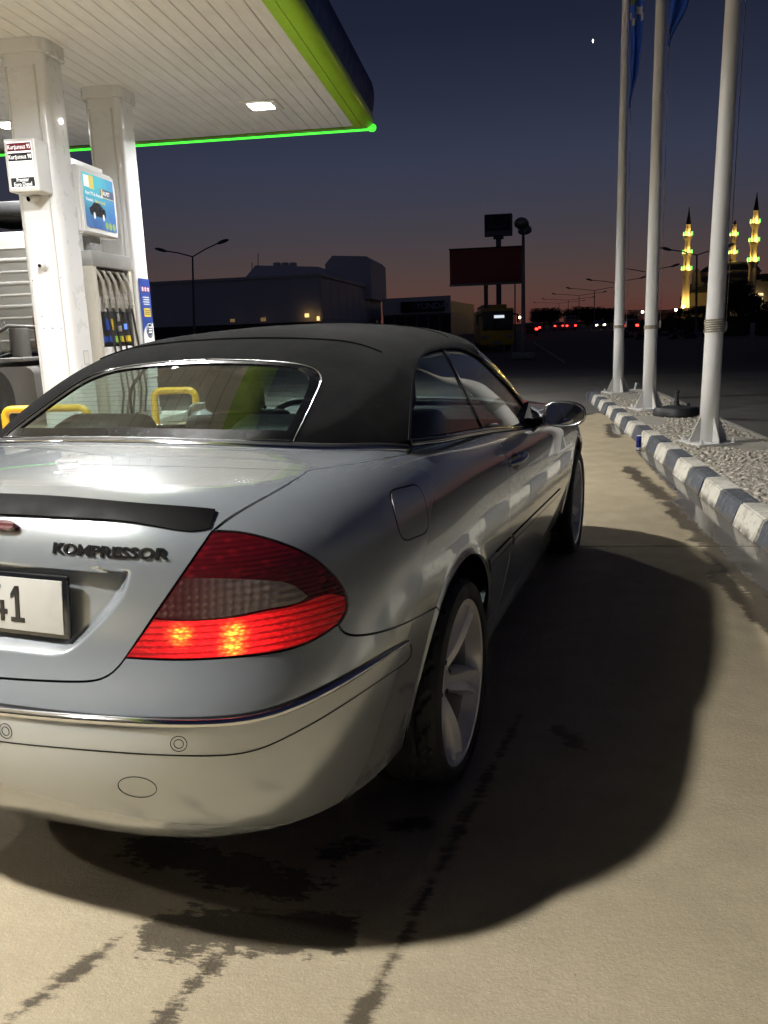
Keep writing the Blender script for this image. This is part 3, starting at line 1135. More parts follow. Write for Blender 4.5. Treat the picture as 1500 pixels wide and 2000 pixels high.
def build_canopy():
    t = NT('ceiling_slat')
    o = t.pos()
    streak = t.noise(2.2, 6, .7, t.vm('MULTIPLY', o, (6, .5, 1)))
    dirt = t.ramp(t.noise(1.1, 6, .7, o), .45, .8)
    c = t.mix(t.ramp(streak, .4, .75), (.78, .785, .80), (.68, .68, .69))
    c = t.mix(t.math('MULTIPLY', dirt, .35), c, (.47, .44, .39))
    t.set(Base_Color=c, Roughness=.5)
    simple('joint_dark', (.05, .047, .042), .9)
    simple('fascia_green', (.32, .58, .035), .45, coat=.2, var=.08)
    simple('fascia_blue', (.014, .042, .19), .6, coat=.0, var=.15, scale=2, spec=.2)
    emit('neon_green', (.06, 1.0, .04), 1.6, (.1, .5, .05))
    emit('lamp_panel', (1.0, .97, .92), 60.0, (.8, .8, .8))
    simple('lamp_frame', (.66, .65, .62), .4)
    simple('column_white', (.70, .705, .715), .30, coat=.35, var=.04, scale=2)
    simple('column_trim', (.56, .55, .53), .35, var=.05)
    cy = empty('station_canopy', (0, 0, 0))
    tag(cy, 'white slatted filling station canopy with green edge and blue fascia', 'canopy')
    X1, Y1, X0, Y0 = -2.58, 16.03, -13.0, -11.0
    w = .20
    x = X1
    k = 0
    while x - w > X0:
        bm = bmesh.new()
        L = Y1 - Y0
        prof = [(x - w + .003, CEIL + .010), (x - w + .009, CEIL), (x - .009, CEIL), (x - .003, CEIL + .010)]
        # a shallow pan with turned-up edges; buckled along the outer run
        V, Fc = [], []
        ny = 60 if k == 1 else 2
        for j in range(ny):
            yy = Y0 + L * j / (ny - 1)
            for q, (px_, pz) in enumerate(prof):
                b = 0
                if k == 1 and yy > 7.5 and q in (1, 2):
                    b = -.010 * abs(math.sin(yy * 7.5 + 1.1 * math.sin(yy * 3.1))) ** 2
                V.append((px_, yy, pz + b))
        for j in range(ny - 1):
            for q in range(3):
                Fc.append((j * 4 + q, j * 4 + q + 1, j * 4 + q + 5, j * 4 + q + 4))
        quad_mesh('ceiling_slat', V, Fc, 'ceiling_slat', cy)
        x -= w
        k += 1
    quad_mesh('ceiling_backing', [(X0, Y0, CEIL + .02), (X1, Y0, CEIL + .02), (X1, Y1, CEIL + .02), (X0, Y1, CEIL + .02)], [(0, 1, 2, 3)], 'joint_dark', cy)
    quad_mesh('canopy_roof', [(X0, Y0, CEIL + .81), (X1 + .3, Y0, CEIL + .81), (X1 + .3, Y1 + .3, CEIL + .81), (X0, Y1 + .3, CEIL + .81)], [(0, 1, 2, 3)], 'joint_dark', cy)
    # edge: a flat green soffit, a green roll, then the tall bowed blue fascia with a rounded corner
    def path(off, rad, y_in=None):
        P = [(X1 + off, Y0, 1, 0), (X1 + off, Y1 + off - rad, 1, 0)]
        for a in np.linspace(0, math.pi / 2, 9)[1:-1]:
            P.append((X1 + off - rad + rad * math.cos(a), Y1 + off - rad + rad * math.sin(a), math.cos(a), math.sin(a)))
        P += [(X1 + off - rad, Y1 + off, 0, 1), (X0, Y1 + off, 0, 1)]
        return P
    sweep('soffit_green', [(-.14, CEIL - .012), (0, CEIL - .012), (0, CEIL + .004)], [(X1 + .14, Y0, 1, 0), (X1 + .14, Y1 + .14, 1, 1), (X0, Y1 + .14, 0, 1)], 'fascia_green', cy)
    roll = [(-.118, CEIL - .004), (-.05, CEIL + .004), (.01, CEIL + .024), (.055, CEIL + .06), (.082, CEIL + .12), (.075, CEIL + .20)]
    sweep('edge_roll', roll, path(.262, .05), 'fascia_green', cy, 80)
    blue = [(.075, CEIL + .20), (.105, CEIL + .32), (.125, CEIL + .46), (.12, CEIL + .60), (.09, CEIL + .72), (.02, CEIL + .80), (-.3, CEIL + .82)]
    sweep('fascia_blue', blue, path(.262, .22), 'fascia_blue', cy, 60)
    # lit green strip along the far edge and its round end at the corner
    tube('neon_strip', [(X0, Y1 + .345, CEIL + .0), (-6.0, Y1 + .345, CEIL + .0), (X1 + .22, Y1 + .345, CEIL + .0)], .020, 'neon_green', cy, 10)
    lathe('neon_corner', [(0, .06), (.05, .055), (.075, .03), (.08, 0), (.075, -.03), (.05, -.06), (0, -.065)], 'neon_green', cy, 24, 'z', (X1 + .29, Y1 + .30, CEIL + .02))
    for x, y, p, sp in [(-3.79, 14.18, 480, 148), (-3.65, 7.1, 500, 160), (-3.75, 0.15, 560, 148), (-8.2, 7.1, 300, 145), (-8.2, 14.18, 340, 145), (-8.2, 0.0, 240, 136)]:
        lamp_fixture(cy, x, y, p, sp)


def rounded_rect(x0, x1, y0, y1, r, n=6):
    P = []
    for cx, cy_, a0 in ((x1 - r, y1 - r, 0), (x0 + r, y1 - r, 90), (x0 + r, y0 + r, 180), (x1 - r, y0 + r, 270)):
        for a in np.radians(np.linspace(a0, a0 + 90, n)):
            P.append((cx + r * math.cos(a), cy_ + r * math.sin(a)))
    return P


def column(x0, x1, y0, y1, label):
    c = empty('canopy_column', ((x0 + x1) / 2, (y0 + y1) / 2, 0))
    tag(c, label, 'column', 'columns holding up the canopy')
    hx, hy = (x1 - x0) / 2, (y1 - y0) / 2
    def pr(nm, poly, h0, h1, mat):
        bm = bmesh.new()
        add_prism(bm, poly, h0, h1, 'z')
        return link(nm, mesh_of(bm, nm, 30), mat, c)
    pr('shaft', rounded_rect(-hx, hx, -hy, hy, .11, 9), 0, CEIL - .004, 'column_white')
    # cover panel on the face towards the lane's near end, with raised edges
    bm = bmesh.new()
    add_box(bm, (-.02, -hy - .004, 2.35), (2 * hx - .20, .012, 4.66), .002)
    link('cover_panel', mesh_of(bm, 'cover', 35), 'column_white', c)
    for sx in (-hx + .085, hx - .125):
        bm = bmesh.new()
        add_box(bm, (sx, -hy - .006, 2.35), (.022, .020, 4.70), .004)
        link('edge_bead', mesh_of(bm, 'bead', 35), 'column_trim', c)
    bm = bmesh.new()
    add_prism(bm, rounded_rect(-hx - .05, hx + .05, -hy - .05, hy + .05, .15, 9), CEIL - .16, CEIL - .003, 'z')
    link('collar', mesh_of(bm, 'collar', 30), 'column_white', c)
    bm = bmesh.new()
    add_prism(bm, rounded_rect(-hx - .02, hx + .02, -hy - .02, hy + .02, .12, 9), 0, .25, 'z')
    link('foot', mesh_of(bm, 'foot', 30), 'column_trim', c)
    return c


def face_text(name, body, size, mat, parent, loc, rot, bold=.0, align='CENTER', sx=1.0, ext=.0006):
    me = text_mesh(body, size, ext, bold, align, sx)
    o = link(name, me, mat, parent, loc, rot)
    return o


def build_station():
    build_canopy()
    c1 = column(-6.08, -5.50, 10.45, 10.97, 'white canopy column carrying the fuel name box and two cameras')
    c2 = column(-6.05, -5.50, 12.55, 13.10, 'white canopy column beyond the pump with a blue poster at its foot')
    simple('scuff', (.03, .03, .03), .7)
    bm_done = []
    for k, (u, v) in enumerate([(82, 618), (86, 641), (103, 641), (120, 641), (64, 548), (119, 542)]):
        q = at_y(u, v, 10.44)
        o = box('chip', (q[0] + 5.79, q[1] - 10.71 - .0035, q[2]), (.012 + .01 * (k == 2), .004, .012), 'scuff', c1, 0, .0)
    # plain sticker frame on the column side (its printed code is left out)
    q = at_y(172, 698, 10.8)
    st = box('sticker', (-5.50 + 5.79 + .002, .0, q[2]), (.004, .14, .19), simple('sticker_grey', (.40, .40, .40), .5).m, c1)
    box('sticker_face', (-5.50 + 5.79 + .0045, .0, q[2]), (.002, .115, .165), simple('sticker_white', (.62, .62, .60), .5).m, st)
    # ---- fuel name box
    simple('box_white', (.70, .70, .70), .35, coat=.3, var=.03)
    emit('sign_lit', (1, .98, .95), .85, (.8, .8, .8))
    simple('print_red', (.16, .008, .025), .5)
    simple('print_black', (.01, .01, .011), .5)
    emit('print_white', (1, 1, 1), .7, (.9, .9, .9))
    a, b = at_y(5, 272, 10.12), at_y(78, 372, 10.12)
    cx, w = (a[0] + b[0]) / 2, (b[0] - a[0])
    z1, z0 = a[2], b[2]
    cz, h = (z0 + z1) / 2, z1 - z0
    s = empty('fuel_name_box', (cx, 10.28, cz))
    tag(s, 'white lit box on the column listing three fuel names', 'sign')
    bm = bmesh.new()
    add_box(bm, (0, 0, 0), (w, .32, h), .02, seg=3)
    link('casing', mesh_of(bm, 'casing', 40), 'box_white', s)
    fy = -.162
    box('lit_face', (0, fy, .0), (w * .78, .008, h * .86), 'sign_lit', s, .002)
    R = (math.pi / 2, 0, 0)
    for zz, hh, mat, txt, sz in ((.335, .15, 'print_red', ('Kurşunsuz 95',), .070), (.150, .15, 'print_black', ('Kurşunsuz 98',), .070), (-.325, .175, 'print_black', ('Premier', 'Euro Diesel'), .066)):
        pnl = box('fuel_panel', (0, fy - .0055, h * zz), (w * .76, .004, h * hh), mat, s)
        for i, tx in enumerate(txt):
            off = 0 if len(txt) == 1 else (.5 - i) * h * .085
            face_text('lettering', tx, sz, 'print_white', pnl, (0, fy - .0085, h * zz + off), R, .0004, 'CENTER', .76)
    # ---- cameras on the column
    simple('cam_white', (.68, .68, .67), .35, coat=.3)
    simple('cam_lens', (.008, .008, .01), .08, coat=1)
    q = at_y(66, 388, 10.36)
    b1 = empty('bullet_camera', tuple(q))
    tag(b1, 'white bullet camera under the fuel name box', 'camera')
    tube('camera_body', [(.03, .05, .02), (-.03, -.07, -.012)], [.035, .038], 'cam_white', b1, 16)
    tube('camera_lens', [(-.03, -.068, -.0115), (-.0335, -.077, -.0138)], .031, 'cam_lens', b1, 16)
    tube('camera_bracket', [(.03, .06, .0), (.04, .07, .05), (.05, .085, .05)], .014, 'cam_white', b1, 10)
    q = at_y(85, 519, 10.43)
    b2 = empty('dome_camera', tuple(q))
    tag(b2, 'white dome camera halfway up the column face', 'camera')
    lathe('camera_base', [(0, -.03), (.05, -.03), (.062, -.012), (.066, .012), (0, .012)], 'cam_white', b2, 28, 'y')
    lathe('camera_ball', [(0, -.085), (.022, -.082), (.042, -.06), (.047, -.035), (.04, -.02)], 'cam_white', b2, 28, 'y')
    lathe('camera_lens', [(0, -.0905), (.020, -.0885), (.026, -.080), (.026, -.07)], 'cam_lens', b2, 20, 'y', (-.01, 0, -.004))
    # ---- poster wrapped round the foot of the second column
    simple('poster_blue', (.022, .055, .26), .4, coat=.2)
    simple('poster_white', (.70, .71, .72), .45)
    simple('poster_yellow', (.65, .48, .05), .45)
    simple('poster_red', (.55, .05, .05), .45)
    simple('poster_green', (.26, .45, .06), .45)
    simple('poster_navy', (.012, .025, .09), .45)
    ps = empty('column_poster', (-5.494, 12.83, 0))
    tag(ps, 'blue and white poster on the second column with safety symbols', 'poster')
    X = .0
    def sheet(nm, poly, d, mat):
        bm = bmesh.new()
        add_prism(bm, poly, d, d + .0025, 'x')
        return link(nm, mesh_of(bm, nm), mat, ps)
    sheet('sheet', [(-.20, .75), (.20, .75), (.20, 2.28), (-.20, 2.28)], .0, 'poster_blue')
    curve_ = [(-.20, 1.36)] + [(-.20 + .30 * (1 - math.cos(a)) * .8, 1.36 + .22 * math.sin(a)) for a in np.linspace(.1, 1.5, 8)] + [(.20, 1.60), (.20, .76), (-.20, .76)]
    sheet('white_field', curve_, .003, 'poster_white')
    circ = lambda cy_, cz_, r, n=20: [(cy_ + r * math.cos(a), cz_ + r * math.sin(a)) for a in np.linspace(0, 2 * math.pi, n, endpoint=False)]
    for k in range(3):
        sheet('symbol_ring', circ(-.09 + .105 * k, 2.12, .042), .003, 'poster_red')
        sheet('symbol_disc', circ(-.09 + .105 * k, 2.12, .032), .006, 'poster_white')
        bm = bmesh.new()
        add_box(bm, (.0095, -.09 + .105 * k, 2.12), (.002, .05, .010))
        link('symbol_bar', mesh_of(bm, 'bar'), 'poster_red', ps)
    for k in range(4):
        sheet('print_line', [(-.11 + .02 * (k % 2), 1.99 - .035 * k), (.13, 1.99 - .035 * k), (.13, 2.004 - .035 * k), (-.11 + .02 * (k % 2), 2.004 - .035 * k)], .003, 'poster_white')
    sheet('yellow_box', [(-.10, 1.70), (.14, 1.70), (.14, 1.83), (-.10, 1.83)], .003, 'poster_yellow')
    for k in range(3):
        sheet('print_line', [(-.07, 1.795 - .03 * k), (.11, 1.795 - .03 * k), (.11, 1.805 - .03 * k), (-.07, 1.805 - .03 * k)], .006, 'poster_navy')
    sheet('badge', circ(.045, 1.50, .125, 28), .006, 'poster_navy')
    sheet('badge_ring', circ(.045, 1.50, .105, 28), .009, 'poster_white')
    sheet('badge_disc', circ(.045, 1.50, .092, 28), .012, 'poster_navy')
    for k in range(3):
        sheet('badge_line', [(-.02, 1.53 - .04 * k), (.11, 1.53 - .04 * k), (.11, 1.552 - .04 * k), (-.02, 1.552 - .04 * k)], .015, 'poster_white')
    sheet('leaf_mark', circ(-.02, 1.24, .045), .006, 'poster_green')
    face_text('lettering', 'Alpet', .085, 'poster_navy', ps, (.0075, .10, 1.245), (math.pi / 2, 0, math.pi / 2), .002)
    # ---- fuel pump
    build_pump()
    # ---- island under the pump
    isl = box('pump_island', (-5.78, 11.8, .075), (1.25, 3.6, .15), simple('island_concrete', (.40, .38, .33), .85, bump=.003).m, None, .03)
    tag(isl, kind='structure')
    # ---- yellow barriers
    simple('barrier_yellow', (.62, .36, .012), .35, coat=.3, dirt=.2, scale=8)
    for i, (u0, u1, v, Y, lab) in enumerate([(8, 170, 800, 8.6, 'yellow tubular guard rail in front of the first canopy column'), (300, 381, 764, 9.3, 'yellow tubular guard rail seen through the rear window of the convertible')]):
        a, b = at_y(u0, v, Y), at_y(u1, v, Y)
        z = a[2]
        g = empty('guard_rail', (a[0], Y, 0))
        tag(g, lab, 'guard rail', 'yellow guard rails by the pump island')
        L = b[0] - a[0]
        pts = [(0, 0, 0), (0, 0, z - .09)] + [(.09 - .09 * math.cos(t), 0, z - .09 + .09 * math.sin(t)) for t in np.linspace(.3, 1.57, 5)] + [(L - .09 + .09 * math.sin(t), 0, z - .09 + .09 * math.cos(t)) for t in np.linspace(0, 1.3, 5)] + [(L, 0, z - .09), (L, 0, 0)]
        tube('rail', pts, .042, 'barrier_yellow', g, 14)
        for x in (0, L):
            lathe('foot_plate', [(0, .012), (.09, .012), (.09, 0), (0, 0)], 'barrier_yellow', g, 20, 'z', (x, 0, 0))
    build_truck()


def build_pump():
    simple('pump_beige', (.42, .40, .35), .45, var=.05, dirt=.1)
    simple('pump_dark', (.028, .028, .03), .35)
    simple('pump_metal', (.26, .26, .255), .4, .15)
    simple('nozzle_grey', (.30, .28, .25), .5)
    simple('hose_black', (.02, .02, .021), .45)
    simple('pump_white', (.66, .66, .66), .4)
    emit('screen_blue', (.10, .25, 1.0), 1.4)
    p = empty('fuel_pump', (-5.78, 11.72, .15))
    tag(p, 'fuel pump with five hanging nozzles between the two canopy columns', 'fuel pump')
    fx = .36                              # front face (towards the car)
    Y0, Y1, top = -.66, .56, 2.40
    box('side_frame', (0, Y0 + .05, top / 2), (.68, .10, top), 'pump_beige', p, .012)
    box('side_frame', (0, Y1 - .05, top / 2), (.68, .10, top), 'pump_beige', p, .012)
    box('head', (0, (Y0 + Y1) / 2, top - .09), (.70, Y1 - Y0 + .012, .20), 'pump_metal', p, .012)
    box('back_panel', (-.10, (Y0 + Y1) / 2, 1.55), (.40, Y1 - Y0 - .12, 1.45), 'pump_beige', p)
    box('fascia_panel', (.06, (Y0 + Y1) / 2, 1.38), (.52, Y1 - Y0 - .12, .46), 'pump_dark', p, .008)
    box('cabinet', (.0, (Y0 + Y1) / 2, .56), (.62, Y1 - Y0 - .12, 1.12), 'pump_white', p, .01)
    box('head_recess', (.10, (Y0 + Y1) / 2, top - .26), (.30, Y1 - Y0 - .2, .16), 'pump_dark', p)
    cols = ['poster_blue', 'poster_blue', 'poster_green', 'poster_yellow', 'poster_yellow']
    for k in range(5):
        yy = Y0 + .22 + .19 * k + (.05 if k > 2 else 0)
        x0 = fx - .02
        # hose from the head, nozzle hanging on it
        nz = tube('nozzle_spout', [(x0 - .10, yy - .10, top - .22), (x0 - .02, yy - .08, top - .25), (x0 + .02, yy - .02, top - .38), (x0 + .02, yy + .01, top - .50)], [.017, .020, .024, .026], 'nozzle_grey', p, 10)
        tube('nozzle_body', [(x0 + .02, yy + .01, top - .50), (x0 + .02, yy + .04, top - .74)], [.034, .028], 'nozzle_grey', nz, 10)
        for q in range(3):
            lathe('collar', [(.034, .012), (.037, .008), (.037, -.008), (.034, -.012)], 'pump_metal', nz, 14, 'z', (x0 + .02, yy + .015 + .012 * q, top - .55 - .07 * q))
        tube('hose', [(x0 + .02, yy + .04, top - .74), (x0 + .03, yy + .10, top - 1.15), (x0 + .05, yy + .17, top - 1.6), (x0 + .06, yy + .20, top - 1.95), (x0 + .02, yy + .16, .12), (x0 - .05, yy + .1, .10)], .017, 'hose_black', p, 8)
        box('grade_label', (.325, Y0 + .20 + .195 * k, 1.225), (.01, .16, .085), cols[k], p)
    box('logo_label', (.325, Y0 + .30, 1.43), (.008, .13, .16), 'poster_blue', p)
    box('yellow_label', (.325, Y0 + .42, 1.43), (.008, .09, .16), 'poster_yellow', p)
    for yy, zz, w, h in ((.02, 1.53, .12, .11), (.02, 1.37, .10, .08)):
        box('keypad', (.325, yy, zz), (.010, w, h), 'pump_metal', p, .003)
    box('display', (.325, .21, 1.40), (.012, .075, .08), 'screen_blue', p, .003)
    # ---- advertising screen above
    s = empty('advertising_screen', (-5.60, 11.60, 3.23))
    tag(s, 'lit advertising screen in a white surround above the fuel pump', 'screen')
    bm = bmesh.new()
    poly = [(-.62, -.42), (.40, -.50), (.50, -.40), (.52, .0), (.48, .40), (.42, .47), (-.62, .50)]
    add_prism(bm, [(-.56, -.44), (.50, -.44), (.54, -.1), (.54, .25), (.50, .43), (-.56, .43)], -.10, .10, 'x')
    bmesh.ops.bevel(bm, geom=list(bm.edges), offset=.03, segments=3, affect='EDGES')
    link('surround', mesh_of(bm, 'surround', 40), 'box_white', s)
    t = NT('screen_picture')
    o = t.obj()
    sp = t.n('SeparateXYZ', Vector=o)
    c = t.mix(t.ramp(sp.outputs['Z'], -.35, .35), (.02, .05, .22), (.06, .38, .45))
    c = t.mix(t.math('MULTIPLY', t.ramp(sp.outputs['Y'], -.1, .45), .75), c, (.03, .09, .32))
    c = t.mix(t.math('MULTIPLY', t.noise(3, 4, .5, o), .25), c, (.35, .65, .7))
    t.set(Base_Color=c, Emission_Color=c, Emission_Strength=.85, Roughness=.15, Coat_Weight=.5)
    box('picture', (.104, -.01, .0), (.008, .90, .70), 'screen_picture', s)
    emit('screen_white', (1, 1, 1), .9)
    emit('screen_yellow', (.95, .8, .12), .75)
    emit('screen_green', (.35, .6, .12), .7)
    emit('screen_navy', (.015, .03, .13), 1.0)
    simple('screen_car', (.02, .022, .03), .3)
    RX = (math.pi / 2, 0, math.pi / 2)
    X = .1105
    def patch(nm, poly, mat, d=.0):
        bm = bmesh.new()
        add_prism(bm, poly, X - .002 + d, X + d, 'x')
        return link(nm, mesh_of(bm, nm), mat, s)
    rect = lambda y0, y1, z0, z1: [(y0, z0), (y1, z0), (y1, z1), (y0, z1)]
    patch('yellow_badge', rect(-.30, -.16, .16, .33), 'screen_yellow')
    patch('white_badge', rect(-.44, -.30, .17, .32), 'screen_white')
    patch('name_bar', rect(.02, .43, .10, .20), 'screen_navy')
    face_text('lettering', 'ALPET', .075, 'screen_white', s, (X + .001, .20, .148), RX, .002)
    patch('name_mark', rect(.04, .09, .105, .20), 'screen_yellow', .001)
    patch('underline', rect(.02, .43, .083, .092), 'screen_yellow')
    face_text('lettering', 'Alpet TYS ile Akaryakıt', .062, 'screen_white', s, (X + .001, -.43, .095), RX, .0, 'LEFT', .88)
    face_text('lettering', 'Yönetimi', .062, 'screen_white', s, (X + .001, -.43, .01), RX, .0, 'LEFT', .9)
    face_text('lettering', 'Hızlı ve Verimli', .062, 'screen_yellow', s, (X + .001, -.17, .01), RX, .0, 'LEFT', .82)
    car = [(-.33, -.17), (-.35, -.10), (-.29, -.075), (-.20, -.01), (-.06, -.005), (.05, -.055), (.12, -.09), (.13, -.15), (.10, -.19), (-.28, -.19)]
    patch('pictured_car', car, 'screen_car', .001)
    for yy in (-.22, .05):
        patch('pictured_wheel', [(yy + .028 * math.cos(a), -.185 + .045 * math.sin(a)) for a in np.linspace(0, 6.28, 16, endpoint=False)], 'screen_white', .002)
    for k in range(3):
        patch('round_mark', [(.13 + .11 * k + .045 * math.cos(a), -.285 + .05 * math.sin(a)) for a in np.linspace(0, 6.28, 18, endpoint=False)], 'screen_green', .001)
    box('topper', (-.13, -.05, .14), (.06, 1.32, .84), 'box_white', s, .01)
    box('topper_blue', (-.098, .58, .10), (.012, .10, .80), 'poster_blue', s)
    box('screen_bracket', (-.06, -.05, -.60), (.12, .30, .46), 'pump_metal', s, .01)


def build_truck():
    simple('truck_white', (.42, .42, .40), .5, dirt=.35, scale=3, var=.06)
    simple('truck_dark', (.022, .022, .023), .6, bump=.002)
    simple('truck_grey', (.11, .105, .098), .55, dirt=.3, scale=5)
    simple('rust_brown', (.16, .075, .03), .7, dirt=.2)
    k = empty('parked_truck', (-8.2, 14.2, 0))
    tag(k, 'white truck cab and bare chassis standing behind the first canopy column', 'truck')
    # rear wall of the cab, ribbed, facing the camera
    cab = box('cab', (-.25, 1.1, 2.25), (2.2, 1.9, 2.1), 'truck_white', k, .10, 0, 3)
    for i in range(9):
        bm = bmesh.new()
        add_box(bm, (-.25, .135, 1.40 + .20 * i), (1.95, .03, .05 + .03 * (i % 2)), .012)
        link('wall_rib', mesh_of(bm, 'rib', 40), 'truck_white', cab)
    box('roof_fairing', (-.25, .9, 3.66), (2.0, 1.5, .30), 'truck_dark', k, .08)
    for sx in (-.75, .15):
        box('chassis_rail', (sx, -1.2, .92), (.09, 5.2, .26), 'truck_grey', k, .01)
    for yy in (-3.2, -1.9, -.6):
        box('cross_member', (-.30, yy, .92), (.82, .10, .16), 'truck_dark', k, .01)
    box('air_box', (.28, -.05, 1.52), (.34, .42, .62), 'rust_brown', k, .04)
    lathe('air_filter', [(0, -.32), (.15, -.32), (.16, -.28), (.16, .28), (.15, .32), (0, .32)], 'truck_grey', k, 24, 'z', (-.05, -.45, 1.30))
    tube('exhaust_pipe', [(.5, -.2, .7), (.5, -.25, 1.3), (.3, -.3, 1.62), (-.3, -.35, 1.66), (-.8, -.35, 1.4)], .035, 'truck_grey', k, 10)
    for i in range(3):
        tube('air_line', [(-.9 + .25 * i, .1, 1.9 - .15 * i), (-.6 + .22 * i, -.2, 1.5), (-.35 + .2 * i, -.6, 1.3 - .1 * i), (-.3, -1.2, 1.1)], .014, 'truck_dark', k, 8)
    box('step_plate', (.2, -.9, 1.10), (.85, 1.3, .05), 'truck_grey', k, .008)
    # tank: rounded, with straps
    bm = bmesh.new()
    add_prism(bm, rounded_rect(-.36, .36, -.33, .33, .16, 7), -1.9, -.5, 'y')
    tk = link('fuel_tank', mesh_of(bm, 'tank', 35), 'truck_grey', k, (.42, .35, .66))
    for yy in (-1.6, -1.15, -.75):
        bm = bmesh.new()
        add_prism(bm, rounded_rect(-.368, .368, -.338, .338, .165, 7), yy, yy + .06, 'y')
        link('tank_strap', mesh_of(bm, 'strap', 35), 'truck_dark', tk)
    for sx in (-1.15, .62):
        for yy in (1.3, -2.6):
            w = lathe('wheel', [(.0, -.14), (.26, -.14), (.30, -.10), (.48, -.13), (.51, -.08), (.51, .08), (.48, .13), (.30, .10), (.26, .05), (0, .05)], 'truck_dark', k, 36, 'x', (sx, yy, .51))
    box('rear_bumper_bar', (-.25, -3.75, .62), (2.1, .12, .20), 'truck_grey', k, .02)
# ---------------------------------------------------------------- the far side of the road at dusk
def P3(u, v, Y):
    return tuple(at_y(u, v, Y))


def build_back():
    simple('hall_wall', (.80, .77, .72), .8, var=.08, scale=.3)
    simple('hall_side', (.85, .77, .68), .8, var=.08, scale=.3)  # raised tone carries the light on the hall's right-hand front
    simple('dark_band', (.03, .03, .032), .6)
    simple('shop_panel', (.20, .21, .23), .5)
    emit('warm_window', (1.0, .62, .22), 1.6)
    emit('warm_dim', (1.0, .6, .25), .16)
    # ---- long hall
    g0 = 0.0
    A, Bc, D = at_y(623, 539, 90), at_y(742, 568, 133), at_y(300, 556, 92)
    h = empty('hall', (A[0], 90, 0))
    tag(h, 'large flat roofed hall with a taller block at its right end', 'building')
    def prism_w(nm, plan, z0, z1, mat, par, base):
        bm = bmesh.new()
        add_prism(bm, [(x - base[0], y - base[1]) for x, y in plan], z0, z1, 'z')
        return link(nm, mesh_of(bm, nm), mat, par)
    b0 = (A[0], 90)
    far = (Bc[0], 133)
    Lx = at_y(-120, 560, 94)[0]
    prism_w('wall', [(Lx, 94), (A[0], 90), far, (far[0] - 30, 150), (Lx, 150)], 0, A[2], 'hall_wall', h, b0)
    # jointed cladding panels on the right-hand front, its brighter light put into their colour
    n = 9
    for i in range(n):
        f0, f1 = (i + .04) / n, (i + .96) / n
        x0, y0 = A[0] + (far[0] - A[0]) * f0, 90 + 43 * f0
        x1, y1 = A[0] + (far[0] - A[0]) * f1, 90 + 43 * f1
        bm = bmesh.new()
        V = [bm.verts.new((x - b0[0] + .12, y - b0[1] - .02, z)) for x, y, z in ((x0, y0, 2.6), (x1, y1, 2.6), (x1, y1, A[2] - .35), (x0, y0, A[2] - .35))]
        V2 = [bm.verts.new((v.co.x - .15, v.co.y, v.co.z)) for v in V]
        bm.faces.new(V)
        for k in range(4):
            bm.faces.new((V[k], V2[k], V2[(k + 1) % 4], V[(k + 1) % 4]))
        link('cladding_panel', mesh_of(bm, 'panel'), 'hall_side', h)
    prism_w('parapet', [(Lx, 93.9), (A[0] + .25, 89.8), (far[0] + .3, 133), (far[0] - .6, 133.2), (A[0] - .5, 90.9), (Lx, 95)], A[2], A[2] + .28, 'hall_side', h, b0)
    def blk(nm, u0, u1, vt, Y, dep, par, base, mat='hall_wall', z0=5.5, cut=0):
        a, b = at_y(u0, vt, Y), at_y(u1, vt, Y)
        poly = [(a[0] - base[0] + cut, a[2]), (b[0] - base[0] - cut * .5, b[2]), (b[0] - base[0], b[2] - cut * .5), (b[0] - base[0], z0), (a[0] - base[0], z0), (a[0] - base[0], a[2] - cut)]
        return prism(nm, poly, Y - base[1], Y - base[1] + dep, mat, par, 'y')
    blk('roof_block', 462, 640, 520, 112, 20, h, b0, cut=2.6)
    blk('stair_tower', 634, 723, 500, 118, 16, h, b0, cut=1.1)
    for i, u in enumerate((530, 546, 562)):
        a = at_y(u, 519, 112)
        lathe('roof_vent', [(0, .55), (.5, .5), (.55, .0), (.35, -.4)], 'hall_wall', h, 16, 'z', (a[0] - b0[0], 115 - b0[1], a[2] + .1))
    for u, vt in ((500, 493), (488, 512)):
        a, b = at_y(u, vt, 112), at_y(u, 530, 112)
        tube('roof_mast', [(b[0] - b0[0], 113 - b0[1], b[2]), (a[0] - b0[0], 113 - b0[1], a[2])], .05, 'dark_band', h, 6)
    prism_w('shop_band', [(Lx, 93.75), (A[0] + .1, 89.85), (A[0] + .1, 89.95), (Lx, 93.85)], .4, 2.4, 'dark_band', h, b0)
    for u, v, w, hh in ((515, 624, 10, 7), (455, 626, 9, 6), (600, 616, 8, 7), (640, 620, 8, 10), (622, 622, 5, 8), (733, 626, 4, 8)):
        Y = 89.5 if u < 623 else 92 + (u - 623) / 119 * 40
        a = at_y(u, v, Y)
        s = Y / 1617
        box('lit_window', (a[0] - b0[0] + (.15 if u > 623 else 0), Y - b0[1] - .15, a[2]), (w * s, .1, hh * s), 'warm_window' if u in (600, 622) else 'warm_dim', h)
    # ---- car showroom with its name
    a, b, c = at_y(747, 584, 120), at_y(880, 577, 120), at_y(926, 612, 150)
    s0 = (a[0], 120)
    s = empty('showroom', (a[0], 120, 0))
    tag(s, 'low car showroom with a dark name board along its front', 'building')
    prism_w('wall', [(a[0], 120), (b[0], 120), (c[0], 150), (a[0], 150)], 0, a[2] - .6, 'shop_panel', s, s0)
    bm = bmesh.new()
    add_prism(bm, [(0, 3.2), (b[0] - a[0], 3.2), (b[0] - a[0], b[2]), (0, a[2])], -.5, .2, 'y')
    link('front_band', mesh_of(bm, 'band'), 'hall_side', s)
    w = b[0] - a[0]
    for i in range(6):
        box('shop_window', (w * (i + .5) / 6, -.05, 1.6), (w / 6 - .3, .1, 2.6), 'dark_band', s)
    q0, q1 = at_y(782, 590, 119), at_y(868, 607, 119)
    simple('board_navy', (.010, .014, .035), .4)
